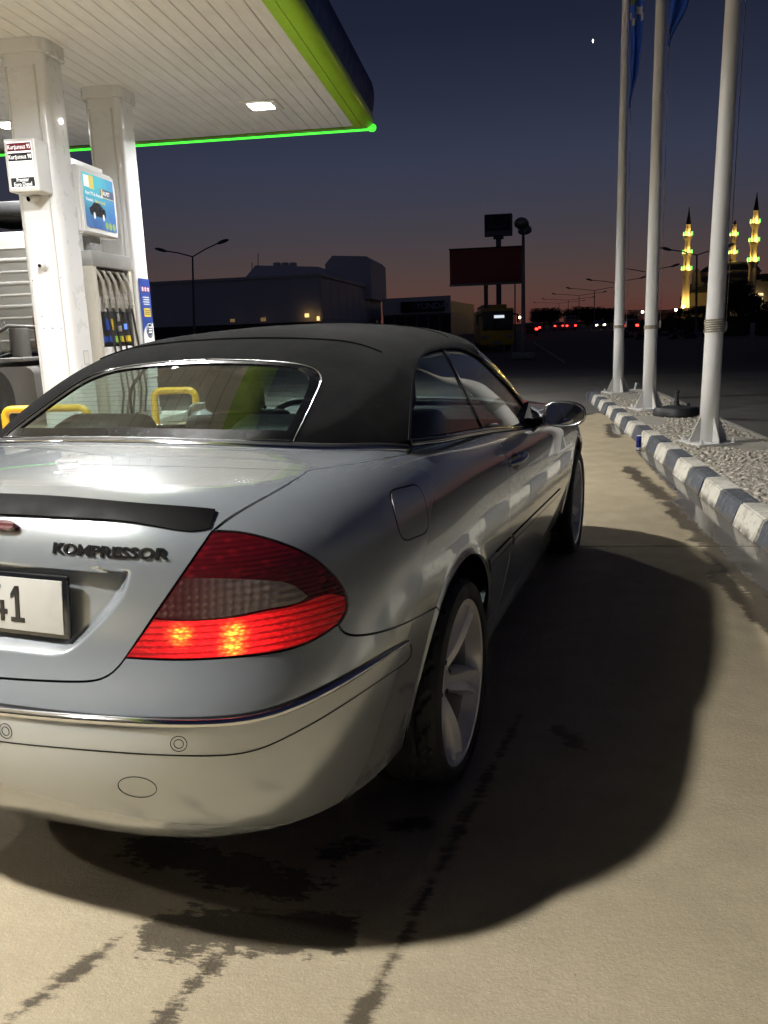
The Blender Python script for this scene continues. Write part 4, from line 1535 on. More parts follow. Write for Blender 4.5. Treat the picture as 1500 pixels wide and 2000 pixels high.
    simple('board_letter', (.42, .42, .42), .5)
    box('name_board', ((q0[0] + q1[0]) / 2 - a[0], -.75, (q0[2] + q1[2]) / 2), (q1[0] - q0[0], .3, q0[2] - q1[2]), 'board_navy', s)
    face_text('lettering', 'HYUNDAI', 1.15, 'board_letter', s, ((q0[0] + q1[0]) / 2 - a[0] + .9, -.93, (q0[2] + q1[2]) / 2), (math.pi / 2, 0, 0), .012, 'CENTER', 1.05, .01)
    emblem(s, ((q0[0]) - a[0] + 1.2, -.94, (q0[2] + q1[2]) / 2), .62, 'board_letter')
    # ---- pylon sign
    simple('pylon_grey', (.15, .14, .14), .6)
    simple('pylon_face', (.008, .012, .035), .35)
    simple('pylon_white', (.26, .25, .25), .5)
    Y = 60
    a, b = at_y(946, 420, Y), at_y(1001, 460, Y)
    cx = (a[0] + b[0]) / 2
    p = empty('pylon_sign', (cx, Y, 0))
    tag(p, 'tall pylon sign with a small dark emblem board rising behind the billboard', 'sign')
    w, z0, z1 = b[0] - a[0], b[2], a[2]
    box('cabinet', (0, 0, (z0 + z1) / 2), (w, .55, z1 - z0), 'pylon_white', p, .05)
    box('face', (-.05, -.29, (z0 + z1) / 2 + .14), (w * .9, .05, (z1 - z0) * .72), 'pylon_face', p)
    emblem(p, (-.05, -.325, (z0 + z1) / 2 + .33), .24, 'board_letter')
    face_text('lettering', 'HYUNDAI', .26, 'pylon_grey', p, (-.05, -.32, (z0 + z1) / 2 - .12), (math.pi / 2, 0, 0), .006)
    box('column', (0, 0, z0 / 2), (.36, .36, z0), 'pylon_grey', p, .03)
    box('column_head', (0, 0, z0 - .1), (.7, .4, .2), 'pylon_grey', p, .05)
    # ---- billboard
    Y = 46
    simple('board_red', (.26, .022, .03), .55)
    a, b = at_y(878, 489, Y), at_y(1020, 483, Y)
    c = at_y(880, 556, Y)
    cx = (a[0] + b[0]) / 2
    p = empty('billboard', (cx, Y, 0))
    tag(p, 'wide dark red billboard on two posts beside the bus', 'billboard')
    w = b[0] - a[0]
    box('panel', (0, 0, (a[2] + c[2]) / 2), (w, .22, a[2] - c[2]), 'board_red', p)
    box('frame_rail', (0, -.02, c[2] - .05), (w + .05, .32, .10), 'pylon_white', p)
    box('frame_rail', (0, -.02, a[2] + .03), (w + .05, .30, .06), 'dark_band', p)
    for u in (949, 1006):
        q = at_y(u, 560, Y)
        box('post', (q[0] - cx, .25, c[2] / 2 + .3), (.22 if u < 1000 else .07, .22 if u < 1000 else .07, c[2] + .6), 'pylon_grey', p)
    # ---- bus
    build_bus()
    # ---- street lamps
    simple('lamp_steel', (.20, .19, .185), .5, .3)
    lamp_post('street lamp with twin heads pointing along the road beside the bus', 1022, 698, 455, 34.5, 'short')
    lamp_post('double armed street lamp standing in front of the hall', 376, 640, 500, 60, 'wide')
    for u, vb, vt, Y, lab in ((1361, 622, 497, 70, 'double armed street lamp between the middle and nearest flagpoles'), (1264, 626, 531, 92, 'double armed street lamp behind the middle flagpole'), (1203, 628, 552, 118, 'double armed street lamp behind the farthest flagpole'),
                              (1161, 629, 567, 145, 'double armed street lamp just left of the farthest flagpole'), (1131, 630, 577, 180, 'small double armed street lamp above the dark roadside trees'), (1110, 631, 586, 225, 'tiny double armed street lamp far along the road'), (1092, 632, 592, 280, 'farthest double armed street lamp on the road')):
        lamp_post(lab, u, vb, vt, Y, 'wide')
    # ---- traffic
    build_traffic()
    # ---- distant lights on posts
    emit('lamp_glow', (1.0, .82, .5), 5.0)
    emit('lamp_white', (1.0, .95, .85), 14.0)
    for i, (u, v, Y, mt, lab) in enumerate([(1113, 613, 210, 'lamp_glow', 'yellow lamp glowing in front of the roadside trees'), (1255, 609, 200, 'lamp_white', 'white lamp glowing between the two farther flagpoles'), (1320, 605, 190, 'lamp_white', 'white lamp glowing left of the nearest flagpole'), (1335, 599, 190, 'lamp_white', 'white lamp glowing at the foot of the left minaret'), (1015, 620, 175, 'lamp_glow', 'warm lamp glowing to the right of the bus')]):
        q = at_y(u, v, Y)
        o = empty('road_lamp', (q[0], Y, 0))
        tag(o, lab, 'lamp', 'lit lamps along the far road')
        tube('post', [(0, 0, 0), (0, 0, q[2])], .06, 'lamp_steel', o, 6)
        lathe('globe', [(0, .30), (.2, .22), (.28, 0), (.2, -.22), (0, -.3)], mt, o, 12, 'z', (0, 0, q[2]))
    build_mosque()
    build_trees()
    # ---- evening star
    q = at_y(1158, 80, 3000)
    bm = bmesh.new()
    bmesh.ops.create_icosphere(bm, subdivisions=2, radius=2.6)
    o = link('star', mesh_of(bm, 'star'), emit('starlight', (1, 1, 1), 5.0).m, None, tuple(q))
    o.scale = (.9, .9, 2.2)
    tag(o, 'single bright star in the dark sky left of the flagpoles', 'star')
    # ---- roadside marker post
    q = at_z(1467, 690, 0)
    o = box('marker_post', (q[0], q[1], .55), (.16, .10, 1.1), 'pylon_white', None, .02)
    tag(o, 'pale roadside marker post at the right edge', 'post')


def emblem(par, loc, r, mat):            # slanted letter inside an oval ring
    bm = bmesh.new()
    n = 40
    for k in range(n):
        a0, a1 = 2 * math.pi * k / n, 2 * math.pi * (k + 1) / n
        V = [bm.verts.new((r * 1.45 * f * math.cos(a), 0, r * f * math.sin(a))) for a, f in ((a0, 1), (a1, 1), (a1, .86), (a0, .86))]
        bm.faces.new(V)
    for poly in ([(-.75, -.72), (-.45, -.72), (-.05, .68), (-.38, .68)], [(.05, -.68), (.38, -.68), (.75, .72), (.45, .72)], [(-.42, -.12), (.36, -.02), (.42, .2), (-.34, .08)]):
        bm.faces.new([bm.verts.new((x * r, 0, z * r)) for x, z in poly])
    bmesh.ops.solidify(bm, geom=bm.faces[:], thickness=.01)
    return link('emblem', mesh_of(bm, 'emblem'), mat, par, loc)


def build_bus():
    simple('bus_yellow', (.60, .36, .02), .35, coat=.5)
    simple('bus_glass', (.008, .009, .010), .08, coat=1)
    emit('bus_sign', (.8, .9, 1.0), .9)
    Y = 44.0
    a, b = at_y(938, 610, Y), at_y(1004, 604, Y)
    z1 = at_y(970, 602, Y)[2]
    w = b[0] - a[0]
    cx = (a[0] + b[0]) / 2
    o = empty('bus', (cx, Y, 0), .06)
    tag(o, 'yellow city bus facing the camera in front of the billboard', 'bus')
    L = 11.0
    zb = .32
    bm = bmesh.new()
    add_box(bm, (0, L / 2, (zb + z1) / 2), (w, L, z1 - zb), .12, seg=3)
    link('body', mesh_of(bm, 'body', 40), 'bus_yellow', o)
    bm = bmesh.new()
    add_prism(bm, [(-w * .46, zb + .75), (w * .46, zb + .75), (w * .47, z1 - .14), (-w * .47, z1 - .14)], -.05, .08, 'y')
    bmesh.ops.bevel(bm, geom=list(bm.edges), offset=.04, segments=2, affect='EDGES')
    link('windscreen', mesh_of(bm, 'screen', 40), 'bus_glass', o)
    box('destination_display', (.1, -.06, z1 - .42), (w * .30, .03, .14), 'bus_sign', o)
    for sx in (-1, 1):
        for zz in (zb + .45,):
            box('headlamp', (sx * w * .36, -.03, zz), (.34, .06, .14), 'pylon_white', o, .03)
        tube('wing_mirror', [(sx * w * .48, .0, z1 - .3), (sx * w * .60, -.25, z1 - .35), (sx * w * .60, -.25, z1 - .75)], .05, 'dark_band', o, 8)
    for i in range(6):
        box('side_window', (w / 2 + .004, 1.4 + 1.6 * i, z1 - .95), (.02, 1.45, .95), 'bus_glass', o)
    box('roof_pod', (0, L * .55, z1 + .12), (w * .8, L * .6, .26), 'bus_yellow', o, .06)
    box('number_plate', (0, -.03, zb + .16), (.52, .03, .12), 'pylon_white', o)
    for sx in (-1, 1):
        for yy in (2.4, 8.2):
            lathe('wheel', [(0, -.13), (.28, -.13), (.46, -.12), (.48, -.06), (.48, .06), (.46, .12), (.28, .13), (0, .13)], 'dark_band', o, 24, 'x', (sx * (w / 2 - .13), yy, .48))


def lamp_post(label, u, vb, vt, Y, kind):
    q, t = at_y(u, vb, Y), at_y(u, vt, Y)
    o = empty('street_lamp', (q[0], Y, 0))
    tag(o, label, 'street lamp', 'unlit street lamps along the road')
    H_ = t[2]
    lean = t[0] - q[0]
    tube('post', [(0, 0, 0), (lean, 0, H_)], [.10, .06], 'lamp_steel', o, 10)
    k = max(1.0, Y / 75) if kind == 'wide' else 1
    arm = (2.0 * (k if Y > 80 else 1)) if kind == 'wide' else .10
    for sx in (-1, 1):
        rise = .45 * (1 if kind == 'wide' else .3)
        a = (lean, 0, H_ - .05)
        b = (lean + sx * arm, .0 if kind == 'wide' else sx * .9, H_ + rise + (.35 if (Y == 60 and sx > 0) else 0))
        ar = tube('arm', [a, tuple((np.array(a) + np.array(b)) / 2 + np.array([0, 0, .05])), b], .045, 'lamp_steel', o, 8)
        bm = bmesh.new()
        bmesh.ops.create_uvsphere(bm, u_segments=14, v_segments=8, radius=1)
        for v in bm.verts:
            v.co = Vector((v.co.x * .48, v.co.y * .22, v.co.z * (.15 if v.co.z > 0 else .09)))
        for f in bm.faces:
            f.smooth = True
        hd = link('lamp_head', mesh_of(bm, 'head'), 'lamp_steel', o, (b[0] + sx * (.35 if kind == 'wide' else .0), b[1] + (0 if kind == 'wide' else sx * .3), b[2] + .06), (0, -sx * .28, 0 if kind == 'wide' else 1.35))
        if kind == 'short':
            hd.scale = (.72, 1.3, 1.6)
    box('footing', (0, 0, .12), (.9, .7, .24), 'pylon_white', o, .03)


def build_traffic():
    emit('tail_red', (1.0, .03, .02), 9.0)
    emit('head_white', (1.0, .9, .7), 40.0)
    simple('far_paint_dark', (.03, .03, .034), .3, coat=.6)
    simple('far_paint_pale', (.24, .24, .24), .35, coat=.5)
    def far_car(name, label, u, v, Y, face, mat, tall=1.46):
        q = at_y(u, v, Y)
        o = empty(name, (q[0], Y, 0), 0 if face == 'away' else math.pi)
        tag(o, label, 'van' if tall > 2 else 'car', 'traffic on the far road')
        h = tall
        poly = [(-2.1, .30), (2.1, .30), (2.15, .62), (2.0, .80), (1.25, .90), (.55, h), (-1.3, h - .02), (-1.95, .95), (-2.12, .85)] if h < 2 else [(-2.6, .32), (2.6, .32), (2.6, 1.1), (2.2, 1.35), (1.7, h), (-2.6, h)]
        bm = bmesh.new()
        add_prism(bm, poly, -.85, .85, 'x')
        bmesh.ops.bevel(bm, geom=list(bm.edges), offset=.07, segments=2, affect='EDGES')
        link('body', mesh_of(bm, 'body', 40), mat, o)
        box('rear_window', (0, -1.68 if h < 2 else -2.59, h - .33), (1.3, .5 if h < 2 else .06, .32), 'bus_glass', o, .02)
        y0 = -2.12 if h < 2 else -2.6
        y1 = 2.13 if h < 2 else 2.6
        for sx in (-.66, .66):
            box('tail_light', (sx, y0 - .03, .78), (.30, .06, .20), 'tail_red', o, .02)
            box('headlight', (sx, y1 + .02, .68), (.34, .06, .18), 'head_white' if face == 'toward' else 'pylon_white', o, .02)
            for yy in (-1.3, 1.3):
                lathe('wheel', [(0, -.1), (.2, -.1), (.31, -.09), (.32, 0), (.31, .09), (.2, .1), (0, .1)], 'dark_band', o, 18, 'x', (sx * 1.18, yy, .32))
        return o
    far_car('far_car', 'dark car with glowing red tail lights just right of the bus', 1034, 640, 92, 'away', 'far_paint_dark')
    far_car('far_car', 'car with bright red tail lights queuing beside the lamp post', 1043, 637, 120, 'away', 'far_paint_dark')
    far_car('far_car', 'small far car with red tail lights before the roadside trees', 1090, 638, 150, 'away', 'far_paint_pale')
    far_car('far_van', 'pale van with red lights in front of the roadside trees', 1113, 636, 140, 'away', 'far_paint_pale', 2.35)
    far_car('far_car', 'oncoming car with two white headlights left of the farthest flagpole', 1170, 634, 150, 'toward', 'far_paint_dark')
    far_car('far_car', 'dark car with one red tail light visible between the farther flagpoles', 1226, 641, 95, 'away', 'far_paint_dark')


def build_mosque():
    simple('minaret_stone', (.52, .47, .38), .85, var=.06, scale=.2)
    simple('mosque_stone', (.34, .30, .24), .85, var=.08, scale=.1)
    simple('lead_dark', (.012, .013, .016), .6)
    emit('neon_ring', (.05, .9, .12), 2.2)
    emit('mosque_window', (1.0, .72, .35), 1.5)
    emit('flood_bulb', (1.0, .75, .25), 12.0)
    def minaret(u, v_tip, v_base, Y, bal, label, lit_base, cone_v):
        s = Y / 1617.0
        q = at_y(u, v_base, Y)
        tip = at_y(u, v_tip, Y)[2]
        zc = at_y(u, cone_v, Y)[2]
        o = empty('minaret', (q[0], Y, 0))
        tag(o, label, 'minaret', 'floodlit minarets of the mosque')
        zb = [at_y(u, v, Y)[2] for v in bal]
        prof = [(0, 0), (2.3, 0), (2.3, 6), (1.9, 8)]
        r0 = 2.1
        for i, z in enumerate(zb):
            r = 1.65 - .2 * i
            prof += [(r + .05, z - 3.0), (r + .15, z - 2.0), (r + .75, z - .6), (r + .9, z), (r + .9, z + .25), (r - .1, z + .3)]
        prof += [(1.1, zc), (1.3, zc + .2), (0, zc + .25)]
        lathe('shaft', prof, 'minaret_stone', o, 16, ang=25)
        lathe('spire', [(1.35, zc + .2), (1.0, zc + (tip - zc) * .25), (.35, zc + (tip - zc) * .75), (.12, tip), (0, tip)], 'lead_dark', o, 14)
        # balcony rails with their lit rings of short upright tubes
        for i, z in enumerate(zb):
            r = 2.55 - .2 * i
            for k in range(10):
                a = 2 * math.pi * (k + .5) / 10
                tube('neon_tube', [(r * math.cos(a), r * math.sin(a), z + .4), (r * math.cos(a), r * math.sin(a), z + 2.2)], .11, 'neon_ring', o, 5)
            for sx, sy in ((.3, -1), (-1, .1)):
                l = bpy.data.lights.new('floodlight', 'POINT')
                l.energy = 1500
                l.color = (1.0, .62, .13)
                l.shadow_soft_size = .25
                lo = bpy.data.objects.new('floodlight', l)
                COL.objects.link(lo)
                n_ = math.hypot(sx, sy)
                lo.parent = o
                lo.location = (sx / n_ * (r + .2), sy / n_ * (r + .2), z + 1.0)
        if lit_base:
            for sx in (-3.2, 3.2):
                l = bpy.data.lights.new('floodlight', 'POINT')
                l.energy = 2600
                l.color = (1.0, .62, .15)
                l.shadow_soft_size = .25
                lo = bpy.data.objects.new('floodlight', l)
                COL.objects.link(lo)
                lo.parent = o
                lo.location = (sx, -3.6, 9)
    minaret(1338, 405, 600, 450, [529, 497, 462], 'floodlit minaret standing apart to the left of the mosque', True, 440)
    minaret(1465, 376, 610, 430, [512, 474, 438], 'tallest floodlit minaret, in front of the dome at right', False, 413)
    minaret(1426, 430, 610, 520, [529, 497, 462], 'floodlit minaret half hidden behind the nearest flagpole', False, 440)
    # ---- body and domes
    Y = 480
    c = at_y(1441, 560, Y)
    o = empty('mosque', (c[0], Y, 0))
    tag(o, 'large domed mosque with lit windows behind dark trees', 'mosque')
    zt = lambda v: at_y(1441, v, Y)[2]
    box('hall_block', (2, 18, zt(548) / 2), (46, 36, zt(548)), 'mosque_stone', o)
    box('porch_block', (-16, 2, zt(575) / 2), (22, 20, zt(575)), 'mosque_stone', o)
    lathe('drum', [(15.5, zt(548) - .5), (15.5, zt(530)), (16.2, zt(530)), (16.2, zt(527))], 'mosque_stone', o, 32, 'z', (0, 18, 0))
    z0, z1 = zt(528), zt(506)
    dome = [(15.6 * math.cos(a), z0 + (z1 - z0) * math.sin(a)) for a in np.linspace(0, math.pi / 2, 12)]
    lathe('main_dome', dome, 'lead_dark', o, 40, 'z', (0, 18, 0), 60)
    lathe('finial', [(.5, z1 - .2), (.6, z1 + 1), (.2, z1 + 1.6), (.25, z1 + 3), (0, z1 + 5)], 'lead_dark', o, 8, 'z', (0, 18, 0))
    for x, y, r, v in ((-14, 6, 7, 548), (15, 6, 7, 548), (20, 4, 4.5, 552), (0, 1, 9, 546)):
        zb = zt(v) - 1
        lathe('half_dome', [(r * math.cos(a), zb + r * .62 * math.sin(a)) for a in np.linspace(0, math.pi / 2, 9)], 'lead_dark', o, 24, 'z', (x, y, 0), 60)
    for x in (-21, 21):
        lathe('weight_tower', [(2.4, 0), (2.4, zt(530)), (1.6, zt(524)), (0, zt(519))], 'mosque_stone', o, 12, 'z', (x, 2, 0))
    for k in range(5):
        a = at_y(1430 + 7.5 * k, 536, Y)
        box('drum_window', (a[0] - c[0], 18 - 16.4 + abs(k - 2) * .8, a[2]), (.75, .8, 2.6), 'mosque_window', o)
    for u, v, w, h in ((1473, 580, 2.2, 3.6), (1479, 582, 2.2, 3.6), (1485, 580, 2.2, 4), (1474, 601, 2, 4), (1480, 603, 2.2, 4), (1487, 590, 1.4, 9), (1460, 577, 1.2, 3), (1453, 571, .8, 3)):
        a = at_y(u, v, Y - 3)
        box('lit_window', (a[0] - c[0], -3, a[2]), (w, .4, h), 'mosque_window', o)
    for u, v, w in ((1418, 606, 7), (1428, 604, 5), (1353, 612, 4), (1433, 611, 3)):
        a = at_y(u, v, 380)
        e = empty('lit_stall', (a[0], 380, 0))
        tag(e, {1418: 'warm lit low kiosk below the mosque beside the nearest flagpole', 1428: 'warm lit kiosk second from the nearest flagpole', 1353: 'orange lit kiosk left of the nearest flagpole', 1433: 'smallest warm lit kiosk under the dark trees'}[u], 'kiosk', 'lit kiosks below the mosque')
        box('kiosk_body', (0, .8, 2.0), (w * 1.1, 1.4, 4.0), 'mosque_stone', e)
        box('kiosk_opening', (0, 0, a[2]), (w, .1, 2.6), 'warm_dim', e)
        box('kiosk_roof', (0, .3, 4.1), (w * 1.25, 3, .3), 'lead_dark', e)
    low = empty('low_building', (at_y(1385, 580, 470)[0], 470, 0))
    tag(low, 'dark low building between the left minaret and the mosque', 'building')
    zt2 = at_y(1375, 572, 470)[2]
    box('wall', (0, 0, zt2 / 2), (22, 12, zt2), 'mosque_stone', low)
    prism('roof', [(-11.5, zt2), (11.5, zt2), (11.5, zt2 + 5), (4, zt2 + 7)], -6.5, 6.5, 'lead_dark', low, 'y')


def build_trees():
    t = NT('leaf_dark')
    oi = t.n('ObjectInfo')
    c = t.mix(t.noise(.8, 3, .5, t.obj()), (.016, .020, .010), (.034, .038, .018))
    t.set(Base_Color=c, Roughness=.7)
    simple('bark', (.06, .045, .032), .9)
    def tree(label, u, v_top, Y, wide, seed, low=.12):
        r = random.Random(seed)
        q = at_y(u, v_top, Y)
        H_ = q[2]
        o = empty('tree', (q[0], Y, 0))
        tag(o, label, 'tree', 'dark trees beyond the road')
        pts = [(0, 0, 0), (.1 * r.uniform(-1, 1), 0, H_ * .3), (.2 * r.uniform(-1, 1), .1, H_ * .6)]
        bm = bmesh.new()
        add_tube(bm, pts, [H_ * .035, H_ * .026, H_ * .014], 8)
        for k in range(5):
            a = r.random() * 6.28
            add_tube(bm, [(0, 0, H_ * r.uniform(.25, .45)), (math.cos(a) * wide * .3, math.sin(a) * wide * .3, H_ * r.uniform(.55, .75))], [H_ * .014, H_ * .005], 6)
        link('trunk', mesh_of(bm, 'trunk', 60), 'bark', o)
        lobes = [(r.uniform(-.62, .62) * wide, r.uniform(-.5, .5) * wide, H_ * r.uniform(.35, .82), wide * r.uniform(.25, .45)) for _ in range(9)] + [(0, 0, H_ * .8, wide * .38)]
        V, Fc = [], []
        for lx, ly, lz, lr in lobes:
            for _ in range(700):
                d = np.array([r.gauss(0, 1) for _ in range(3)])
                d /= np.linalg.norm(d)
                p = np.array([lx, ly, lz]) + d * lr * r.random() ** .4 * np.array([1, 1, .8])
                p[2] = min(max(p[2], H_ * low), H_ * 1.0)
                s = H_ * r.uniform(.022, .046)
                e1 = np.array([r.gauss(0, 1) for _ in range(3)])
                e1 /= np.linalg.norm(e1)
                e2 = np.cross(e1, d)
                k0 = len(V)
                V += [tuple(p + e1 * s), tuple(p + e2 * s * .6), tuple(p - e1 * s), tuple(p - e2 * s * .6)]
                Fc.append((k0, k0 + 1, k0 + 2, k0 + 3))
        quad_mesh('crown', V, Fc, 'leaf_dark', o)
    spec = [('round dark tree to the right of the bus', 1063, 602, 170, 3.6), ('wider dark tree left of the pale van', 1076, 603, 185, 3.2), ('dense dark tree behind the pale van', 1128, 599, 190, 4.4), ('dark bushy tree above the oncoming headlights', 1148, 600, 195, 4.6), ('broad dark tree left of the farthest flagpole', 1168, 605, 190, 4.4), ('low dark tree touching the farthest flagpole', 1190, 602, 190, 4.0),
            ('low dark tree between the two farther flagpoles', 1232, 606, 200, 4.6), ('dark tree right of the middle flagpole', 1292, 606, 210, 5.0), ('dark hedge tree under the left minaret', 1345, 602, 240, 5.5), ('dark hedge tree left of the nearest flagpole', 1376, 598, 230, 5.2),
            ('tall dark tree in front of the mosque porch', 1452, 548, 250, 8.0), ('dark tree right of the nearest flagpole', 1425, 572, 240, 6.5), ('dark tree at the right edge below the mosque', 1497, 590, 160, 6.0), ('dark bush low at the right edge', 1480, 612, 120, 4.2), ('wide dark bush under the kiosks', 1440, 618, 140, 5.0)]
    for i, (lab, u, v, Y, w) in enumerate(spec):
        tree(lab, u, v, Y, w, 100 + i)
    # rough vegetation along the verge, one dark mass
    r = random.Random(5)
    V, Fc = [], []
    for _ in range(9000):
        yy = r.uniform(60, 330)
        xx = r.uniform(.16, .62) * yy + r.uniform(-2, 12)
        hgt = r.uniform(.15, .9) * (1 if yy < 120 else 2.0)
        s = r.uniform(.2, .7)
        a = r.random() * 6.28
        dx, dy = math.cos(a) * s, math.sin(a) * s
        k0 = len(V)
        V += [(xx - dx, yy - dy, -.06), (xx + dx, yy + dy, -.06), (xx + dx * .4 + r.uniform(-.2, .2), yy + dy * .4, hgt)]
        Fc.append((k0, k0 + 1, k0 + 2))
    st = quad_mesh('verge_growth', V, Fc, 'leaf_dark')
    tag(st, 'dark scrub along the verge', 'scrub', kind='stuff')
# ---------------------------------------------------------------- the convertible
def car_materials():
    t = NT('paint')
    o = t.obj()
    dust = t.ramp(t.noise(3, 5, .6, o), .35, .75)
    c = t.mix(t.math('MULTIPLY', dust, .10), (.475, .51, .525), (.45, .46, .45))
    t.set(Base_Color=c, Metallic=.56, Roughness=.23, Coat_Weight=1.0, Coat_Roughness=.012, Coat_IOR=1.58)
    simple('gap', (.006, .006, .007), .7, spec=.15)
    simple('black_gloss', (.012, .012, .013), .12, coat=.6)
    simple('band_black', (.003, .003, .0035), .25, spec=.15)
    simple('black_trim', (.022, .021, .022), .42)
    simple('carbon_black', (.0035, .003, .003), .55, spec=.12)
    simple('chrome', (.78, .78, .78), .09, 1.0, var=.04)
    simple('satin_chrome', (.62, .63, .64), .22, 1.0, var=.05)
    simple('rubber', (.026, .026, .026), .6, bump=.0006, bscale=160, spec=.3)
    simple('cabin_black', (.020, .020, .022), .55, bump=.0004, bscale=300)
    simple('cabin_grey', (.16, .16, .16), .5, bump=.0004, bscale=250)
    simple('alloy', (.80, .77, .74), .34, .35, coat=.3, dirt=.0, scale=3, var=.05)
    simple('alloy_dark', (.10, .095, .09), .5, .6)
    simple('disc_steel', (.22, .21, .20), .45, .9)
    t = NT('softtop')
    o = t.obj()
    w = t.n('TexWave', Scale=420.0, Vector=o)
    w2 = t.n('TexWave', Scale=420.0, Vector=o, bands_direction='Y')
    du = t.ramp(t.noise(5, 7, .68, o), .38, .78)
    c = t.mix(t.math('MULTIPLY', du, .55), (.0022, .0022, .0024), (.018, .0177, .0173))
    sc = t.ramp(t.noise(34, 5, .8, t.vm('MULTIPLY', o, (1, .12, 1))), .62, .70)
    c = t.mix(t.math('MULTIPLY', sc, .30), c, (.040, .039, .037))
    t.set(Base_Color=c, Roughness=.86)
    t.b.inputs['Specular IOR Level'].default_value = .06
    t.b.inputs['Sheen Weight'].default_value = .10
    t.b.inputs['Sheen Roughness'].default_value = .22
    h = t.math('ADD', t.math('MULTIPLY', t.math('ADD', w, w2), .12), t.math('MULTIPLY', t.noise(9, 3, .5, o), 1.6))
    h = t.math('ADD', h, t.math('MULTIPLY', t.noise(120, 3, .7, o), .5))
    t.bump(h, .0026, .7)
    glass('car_glass', (.80, .89, .86), dirt=.015)
    t = glass('rear_glass', (.46, .57, .53), dirt=.02)
    simple('mirror_glass', (.75, .78, .80), .02, 1.0, var=.02)
    # lamp lenses
    t = NT('lens_dark')
    o = t.obj()
    z = t.n('SeparateXYZ', Vector=o).outputs['Z']
    ribs = t.math('SINE', t.math('MULTIPLY', z, 640.0))
    cells = t.n('TexVoronoi', Scale=38.0, Vector=t.vm('MULTIPLY', o, (1.0, 1.0, 1.6)))
    c = t.mix(t.ramp(cells.outputs['Distance'], .05, .5), (.17, .006, .010), (.085, .003, .005))
    t.set(Base_Color=c, Roughness=.25, Coat_Weight=1.0, Coat_Roughness=.01)
    t.bump(t.math('ADD', ribs, cells.outputs['Distance']), .0007, .35)
    t = NT('lens_smoke')
    o = t.obj()
    s = t.n('SeparateXYZ', Vector=o)
    g1 = t.math('SINE', t.math('MULTIPLY', s.outputs['X'], 420.0))
    g2 = t.math('SINE', t.math('MULTIPLY', s.outputs['Z'], 420.0))
    g = t.math('MULTIPLY', t.ramp(g1, -.2, .6), t.ramp(g2, -.2, .6))
    rt = t.ramp(s.outputs['X'], .50, .70)
    c = t.mix(t.math('MULTIPLY', g, t.ramp(t.noise(26, 3, .6, o), .35, .7)), (.10, .028, .028), (.22, .12, .105))
    c = t.mix(t.math('MULTIPLY', rt, .6), c, (.42, .38, .34))
    t.set(Base_Color=c, Roughness=.25, Metallic=.35, Coat_Weight=1.0, Coat_Roughness=.01)
    t.bump(t.math('ADD', g1, g2), .0006, .5)


def lens_lit(bulbs):                     # the lit lens: brightest round its two bulbs, broken up by the moulded ribs
    t = NT('lens_lit')
    o = t.obj()
    s = t.n('SeparateXYZ', Vector=o)
    ribs = t.ramp(t.math('SINE', t.math('MULTIPLY', s.outputs['Z'], 470.0)), -.75, .1)
    wob = t.n('TexVoronoi', Scale=85.0, Vector=t.vm('MULTIPLY', o, (1.0, 1.0, 2.2)))
    cell = t.ramp(wob.outputs['Distance'], .75, .1)
    glow = None
    hot = None
    for b in bulbs:
        d = t.vm('LENGTH', t.vm('MULTIPLY', t.vm('SUBTRACT', o, tuple(b)), (1, 1, 1.15)))
        g = t.math('POWER', 2.718, t.math('MULTIPLY', d, -1 / .062))
        h = t.ramp(d, .044, .0)
        glow = g if glow is None else t.math('ADD', glow, g)
        hot = h if hot is None else t.math('MAXIMUM', hot, h)
    amt = t.math('MULTIPLY', t.math('ADD', t.math('MULTIPLY', glow, 1.7), .022), t.math('ADD', t.math('MULTIPLY', ribs, .62), .38))
    amt = t.math('MULTIPLY', amt, t.math('ADD', t.math('MULTIPLY', cell, .5), .62))
    slit = t.math('ADD', .35, t.math('MULTIPLY', .65, t.ramp(t.math('SINE', t.math('MULTIPLY', s.outputs['X'], 540.0)), -.2, .7)))
    cut = t.math('ADD', .45, t.math('MULTIPLY', .55, ribs))
    hotc = t.math('MULTIPLY', t.math('POWER', hot, 1.6), t.math('MULTIPLY', t.math('ADD', .35, t.math('MULTIPLY', cell, .65)), t.math('ADD', .7, t.math('MULTIPLY', cut, .3))))
    col = t.mix(hotc, (1.0, .012, .014), (1.0, .42, .03))
    t.set(Base_Color=(.20, .004, .006), Emission_Color=col, Emission_Strength=t.math('ADD', t.math('MULTIPLY', amt, 1.15), t.math('MULTIPLY', hotc, 3.0)),
          Roughness=.3, Coat_Weight=1.0, Coat_Roughness=.01)
    t.bump(t.math('ADD', ribs, cell), .0008, .4)


